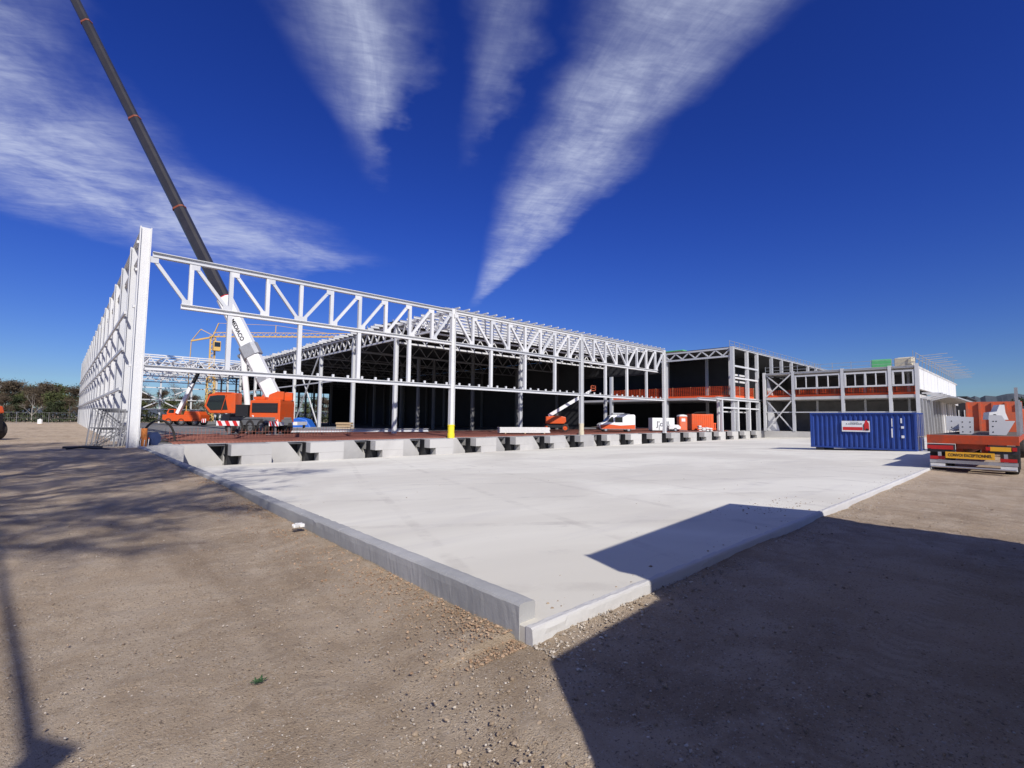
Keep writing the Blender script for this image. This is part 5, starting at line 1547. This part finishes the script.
# ------------------------------------------------------------------ machine at the far left edge
tl = thing('wheel_loader', 'dark wheel loader with an orange top at the left edge of the site', 'wheel loader', (-4.58, 46.55, -0.05), R(137))
m = MB(); m.prof([(-1.9, 0.6), (1.6, 0.6), (1.6, 1.35), (0.2, 1.6), (-1.9, 1.75)], -0.75, 0.75); m.build('body', M['black'], tl, bevel=0.08)
m = MB(); m.prof([(-1.95, 1.78), (0.0, 1.63), (-0.1, 2.1), (-1.8, 2.25)], -0.75, 0.75); m.build('engine_cover', M['orange'], tl, bevel=0.08)
m = MB(); m.prof([(0.1, 1.66), (1.4, 1.45), (1.2, 2.9), (0.1, 2.95)], -0.7, 0.7); m.build('cab', M['glass'], tl, bevel=0.04)
m = MB(); m.prof([(1.6, 0.8), (2.9, 0.3), (2.9, 0.9), (1.6, 1.2)], -0.3, 0.3); m.build('arm', M['orange'], tl)
m = MB(); m.prof([(2.9, 0.05), (3.8, 0.1), (3.4, 0.6), (2.9, 1.1)], -1.1, 1.1); m.build('bucket', M['steel_dark'], tl)
for x in (-1.1, 1.2):
    for y in (-0.95, 0.95): wheel(tl, x, y, 0.68, 0.68, 0.5, 'wheel', 'orange')

# far site fence
fence = thing('site_fence', 'thin steel mesh site fence in front of the far wood', 'fence', (-20, 118, 0))
for i in range(13):
    x = lin(-45, 2.5, i, 12) + 20
    m = MB(); m.beam((x, 0, 0), (x, 0, 2.0), 0.06, 0.06, (1, 0, 0)); m.build('post', M['gate_grey'], fence)
m = MB()
for z in (0.1, 1.0, 1.95): m.beam((-25, 0.08, z), (22.5, 0.08, z), 0.03, 0.03)
for i in range(180):
    x = lin(-25, 22.5, i, 179); m.beam((x, 0.08, 0.12), (x, 0.08, 1.93), 0.012, 0.012, (1, 0, 0))
m.build('mesh', M['gate_grey'], fence)
wb = thing('water_tank', 'small white tank standing by the far site fence', 'tank', (-2.4, 112, 0))
wb.scale = (0.6, 0.6, 0.6)
m = MB(); m.cyl((0, 0, 0.15), (0, 0, 1.35), 0.55, 16); m.cyl((0, 0, 1.35), (0, 0, 1.5), 0.2, 12); m.build('tank', M['white'], wb)
m = MB(); m.box(-0.6, -0.6, 0.0, 0.6, 0.6, 0.149); m.build('pallet', M['wood'], wb)

# parked yellow van far right
yv_ = thing('yellow_van', 'yellow and black van parked far off at the right edge', 'van', (52.5, 0.2, -0.2), R(10))
m = MB(); m.prof([(-2.3, 0.35), (2.3, 0.35), (2.3, 1.0), (1.6, 1.2), (1.1, 1.85), (-2.2, 1.9)], -0.85, 0.85); yb_ = m.build('body', M['guard'], yv_, bevel=0.06)
m = MB(); m.box(-2.32, -0.83, 0.36, -2.305, 0.83, 0.85); m.box(-2.32, -0.7, 1.3, -2.305, 0.7, 1.75); m.build('rear_trim', M['black'], yv_)
for x in (-1.5, 1.5):
    for y in (-0.75, 0.75): wheel(yv_, x, y, 0.33, 0.33, 0.22)

# ------------------------------------------------------------------ small things on the soil
t = thing('white_rubble', 'small heap of white plaster lumps lying against the kerb', 'rubble', (2.82, 8.0, -0.02))
t.scale = (0.75, 0.75, 0.75)
rr = random.Random(9)
for i in range(7):
    m = MB(); s = rr.uniform(0.03, 0.075); x, y = rr.uniform(-.12, .08), rr.uniform(-.16, .16)
    m.prism([(x - s, y - s * .6, 0), (x + s * .8, y - s * .8, 0), (x + s, y + s * .7, 0), (x - s * .4, y + s, 0)], (rr.uniform(-.02, .02), rr.uniform(-.02, .02), s * 1.2)); m.build('lump', M['white_dirty'], t, bevel=0.008)
wd_ = MB((1.0, 3.6, -0.2)); rr = random.Random(3)
for i in range(46):
    a_ = rr.uniform(0, 6.28); l_ = rr.uniform(0.03, 0.08); c_ = Vector((1.02 + rr.uniform(-.05, .05), 3.62 + rr.uniform(-.05, .05), -0.185))
    d_ = Vector((math.cos(a_), math.sin(a_), rr.uniform(0.05, 0.45))) * l_; s_ = Vector((-math.sin(a_), math.cos(a_), 0)) * 0.009
    wd_.add([c_, c_ + d_ * 0.5 + s_, c_ + d_, c_ + d_ * 0.5 - s_], [(0, 1, 2, 3)])
o = wd_.build('weed', M['weed'], fix=False); o.location = (1.12, 3.85, -0.19); o.scale = (0.6, 0.6, 0.6); tag(o, 'tiny green weed growing in the bare brown soil', 'weed')

# ------------------------------------------------------------------ trees
def limb(m, p, q, ra, rb, n=6):
    m.cyl(p, q, ra, n, rb, caps=False)

def grow(m, p, d, L, r, depth, rr, tips, spread=0.5, lift=0.15):
    q = p + d * L
    mid = p + d * (L * 0.5) + Vector((rr.uniform(-1, 1), rr.uniform(-1, 1), 0)) * (L * 0.04)
    limb(m, p, mid, r, r * 0.85); limb(m, mid, q, r * 0.85, r * 0.68)
    tips.append((q, d, depth))
    if depth == 0: return
    k = rr.choice((2, 3, 3)) if depth > 1 else 3
    for i in range(k):
        ax = Vector((rr.uniform(-1, 1), rr.uniform(-1, 1), rr.uniform(-.3, .3)))
        nd_ = (d + ax * spread + Vector((0, 0, lift))).normalized()
        grow(m, p.lerp(q, rr.uniform(0.6, 1.0)), nd_, L * rr.uniform(0.62, 0.82), r * 0.62, depth - 1, rr, tips, spread, lift)

def tree_proto(name, label, cat, group, seed, h, kind):
    rr = random.Random(seed)
    t = thing(name, label, cat, (0, 0, 0), 0, group)
    m = MB(); tips = []
    th_ = h * 0.32
    limb(m, Vector((0, 0, -0.3)), Vector((0.05, 0, th_)), 0.018 * h, 0.013 * h, 8)
    top = Vector((0.05, 0, th_))
    grow(m, top, Vector((0.05, 0.02, 1)).normalized(), h * 0.26, 0.012 * h, 4, rr, tips, 0.55, 0.18)
    grow(m, top * 0.75, Vector((0.5, 0.2, 0.8)).normalized(), h * 0.2, 0.008 * h, 3, rr, tips, 0.6, 0.1)
    grow(m, top * 0.8, Vector((-0.5, -0.3, 0.8)).normalized(), h * 0.2, 0.008 * h, 3, rr, tips, 0.6, 0.1)
    m.build('trunk', M['birch'] if kind == 'birch' else M['bark'], t, fix=False)
    c = MB(); 
    if kind == 'birch': npt, ln, wd__, mats = 7, 1.1, 0.035, 'twig'
    elif kind == 'brown': npt, ln, wd__, mats = 14, 0.9, 0.10, 'twig'
    elif kind == 'green': npt, ln, wd__, mats = 16, 0.42, 0.22, 'leaf'
    else: npt, ln, wd__, mats = 18, 0.45, 0.26, 'evergreen'
    for q, d, dep in tips:
        if dep > 2: continue
        for i in range(npt):
            pp = q + Vector((rr.gauss(0, 1), rr.gauss(0, 1), rr.gauss(0, 0.8))) * (0.055 * h)
            dd = (d * 0.6 + Vector((rr.gauss(0, 1), rr.gauss(0, 1), rr.gauss(0, .7)))).normalized() * ln * rr.uniform(0.6, 1.3)
            sd_ = dd.cross(Vector((rr.gauss(0, 1), rr.gauss(0, 1), rr.gauss(0, 1)))).normalized() * wd__ * rr.uniform(0.6, 1.3)
            c.add([pp - dd * 0.5, pp + sd_ * 0.5, pp + dd * 0.5, pp - sd_ * 0.5], [(0, 1, 2, 3)])
    c.build('crown', M[mats], t, fix=False)
    return t

GL = 'trees of the wood beyond the far left fence'
GB = 'trees seen through the back of the steel hall'
GR = 'trees on the far right skyline'
LAB = {'brown': 'brown budding tree in the wood beyond the site', 'green': 'fresh green leafed tree in the wood beyond the site',
       'birch': 'bare pale-trunked birch in the wood beyond the site', 'dark': 'dark evergreen tree in the wood beyond the site'}
protos = {k: [tree_proto('woodland_tree', LAB[k], 'tree', GL, s + i, hh, k) for i in range(2)] for k, s, hh in (('brown', 11, 9.5), ('green', 21, 8.0), ('birch', 31, 10.5), ('dark', 41, 8.5))}
used = set()
def place_tree(kind, u, v, s, group, lab, rr):
    pr = protos[kind][rr.randrange(2)]
    if pr.name in used: o = copy_tree(pr)
    else:
        o = pr; used.add(pr.name)
    o.location = (u, v, -0.1); o.rotation_euler = (0, 0, rr.uniform(0, 6.28)); o.scale = (s * rr.uniform(.95, 1.2), s * rr.uniform(.95, 1.2), s)
    o['group'] = group; o['label'] = lab
    return o
rr = random.Random(17)
kinds = ['brown', 'green', 'dark', 'brown', 'birch', 'dark', 'brown', 'green']
i = 0
for row, (vv, sc_) in enumerate(((140, 0.62), (147, 0.78), (155, 0.90), (164, 1.02))):
    u = -44 + row * 2.0
    while u < 14:
        k = kinds[i % len(kinds)]; i += 1
        place_tree(k, u + rr.uniform(-1, 1), vv + rr.uniform(-3, 3), sc_ * rr.uniform(0.85, 1.1) * (1.0 if u < 3 else 1.05), GL, LAB[k] + ', left of the hall', rr)
        u += 3.3 + rr.uniform(-0.8, 0.9)
for row, (vv, sc_) in enumerate(((150, 0.75), (164, 0.9))):
    u = 16 + row * 3
    while u < 72:
        k = kinds[i % len(kinds)]; i += 1
        place_tree(k, u + rr.uniform(-1, 1), vv + rr.uniform(-3, 3), sc_ * rr.uniform(0.85, 1.15), GB, LAB[k] + ', seen through the hall', rr)
        u += 4.2 + rr.uniform(-0.8, 1.2)
for u, v, s, k in ((190, -5, 1.15, 'brown'), (205, -14, 1.25, 'dark'), (170, -13, 0.95, 'dark'), (230, -4, 1.2, 'brown'), (150, -12, 0.7, 'green'), (250, 4, 1.3, 'dark'), (130, -9, 0.6, 'dark')):
    place_tree(k, u, v, s, GR, LAB[k] + ', far right behind the truck', rr)
# undergrowth in front of the wood
m = MB(); rr = random.Random(5)
for i in range(9000):
    u = rr.uniform(-50, 75); v = rr.uniform(136, 170); hh = 0.4 + 2.6 * vnoise(np.array(u * 0.25), np.array(v * 0.2), 3)
    z = rr.uniform(0, 1) ** 0.8 * hh
    pp = Vector((u, v, z)); dd = Vector((rr.gauss(0, 1), rr.gauss(0, 1), rr.gauss(0, 1))).normalized() * 0.75
    sd_ = dd.cross(Vector((rr.gauss(0, 1), rr.gauss(0, 1), rr.gauss(0, 1)))).normalized() * 0.4
    m.add([pp - dd * 0.5, pp + sd_ * 0.5, pp + dd * 0.5, pp - sd_ * 0.5], [(0, 1, 2, 3)])
o = m.build('undergrowth', M['evergreen'], fix=False); tag(o, 'dark scrub and undergrowth along the edge of the far wood', 'undergrowth', kind='stuff')
# hills far off
m = MB(); n = 160
def ridge(u0_, v0_, u1_, v1_, hgt, seed):
    for i in range(n):
        for a_, b_ in ((i, i + 1),):
            pa = Vector((lin(u0_, u1_, a_, n), lin(v0_, v1_, a_, n), 0)); pb = Vector((lin(u0_, u1_, b_, n), lin(v0_, v1_, b_, n), 0))
            ha = hgt * (0.55 + 0.6 * float(vnoise(np.array(a_ * 0.065), np.array(0.5), seed)) + 0.12 * float(vnoise(np.array(a_ * 0.9), np.array(1.5), seed)))
            hb = hgt * (0.55 + 0.6 * float(vnoise(np.array(b_ * 0.065), np.array(0.5), seed)) + 0.12 * float(vnoise(np.array(b_ * 0.9), np.array(1.5), seed)))
            nrm = (pb - pa).cross(Vector((0, 0, 1))).normalized() * 90
            m.add([pa + nrm, pb + nrm, pb + Vector((0, 0, hb)), pa + Vector((0, 0, ha)), pb - nrm, pa - nrm], [(0, 1, 2, 3), (3, 2, 4, 5)])
ridge(700, -330, 640, 260, 31, 3); ridge(-500, 620, 500, 700, 8, 7)
o = m.build('hills', M['hill']); tag(o, 'low wooded hills on the horizon', 'hills', kind='structure')

# unseen bare trees, invented behind the viewer so their shadows streak the soil
def unseen_tree(label, u, v, h, seed, lean):
    rr = random.Random(seed)
    t = thing('unseen_tree', label, 'tree', (u, v, -0.2), 0, 'unseen bare trees added for their shadows')
    m = MB(); tips = []
    limb(m, Vector((0, 0, -0.2)), Vector((lean * 0.5, 0, h * 0.3)), 0.011 * h, 0.0075 * h, 8)
    limb(m, Vector((lean * 0.5, 0, h * 0.3)), Vector((lean, 0, h * 0.52)), 0.0075 * h, 0.006 * h, 8)
    top = Vector((lean, 0, h * 0.52))
    grow(m, top, Vector((0.0, 0.02, 1)).normalized(), h * 0.2, 0.0055 * h, 5, rr, tips, 0.6, 0.12)
    for dx_, dy_ in ((0.8, 0.2), (-0.8, 0.3), (0.2, -0.8)):
        grow(m, top * rr.uniform(0.8, 0.97), Vector((dx_, dy_, 0.55)).normalized(), h * 0.16, 0.004 * h, 4, rr, tips, 0.65, 0.05)
    for q, d, dep in tips:
        if dep > 1: continue
        for i in range(5):
            dd = (d + Vector((rr.gauss(0, .7), rr.gauss(0, .7), rr.gauss(0, .5)))).normalized() * h * rr.uniform(0.03, 0.06)
            limb(m, q, q + dd, 0.0010 * h, 0.0004 * h, 3)
    m.build('trunk', M['bark'], t, fix=False)
unseen_tree('unseen bare tree added behind and left of the viewer', -8.4, -0.5, 24, 5, -0.5)
unseen_tree('unseen taller bare tree added farther left of the viewer', -11.8, 1.0, 25, 8, 0.3)
unseen_tree('unseen bare tree added nearest the left site edge', -9.4, 4.5, 22, 12, 0.2)
unseen_tree('unseen bare tree with a dense crown added off the left edge', -7.4, 2.0, 23, 21, 0.2)
unseen_tree('unseen bare tree added farthest along the left site edge', -9.8, 8.5, 23, 27, -0.2)
t = thing('shadow_pole', 'unseen thin pole added behind the viewer to cast a shadow line', 'pole', (0.5, -2.2, -0.2))  # unseen pole and flap added only to cast a shadow line on the soil
m = MB(); m.cyl((0, 0, 0), (-6.2, 0, 11.5), 0.05, 8, 0.03); m.build('pole', M['bark'], t)
m = MB(); m.prism([(-2.75, 0.0, 5.15), (-2.95, 0, 5.4), (-2.5, 0, 5.0), (-2.9, 0, 4.3), (-3.05, 0, 4.35)], (0, 0.02, 0)); m.build('shadow_flap', M['black'], t)
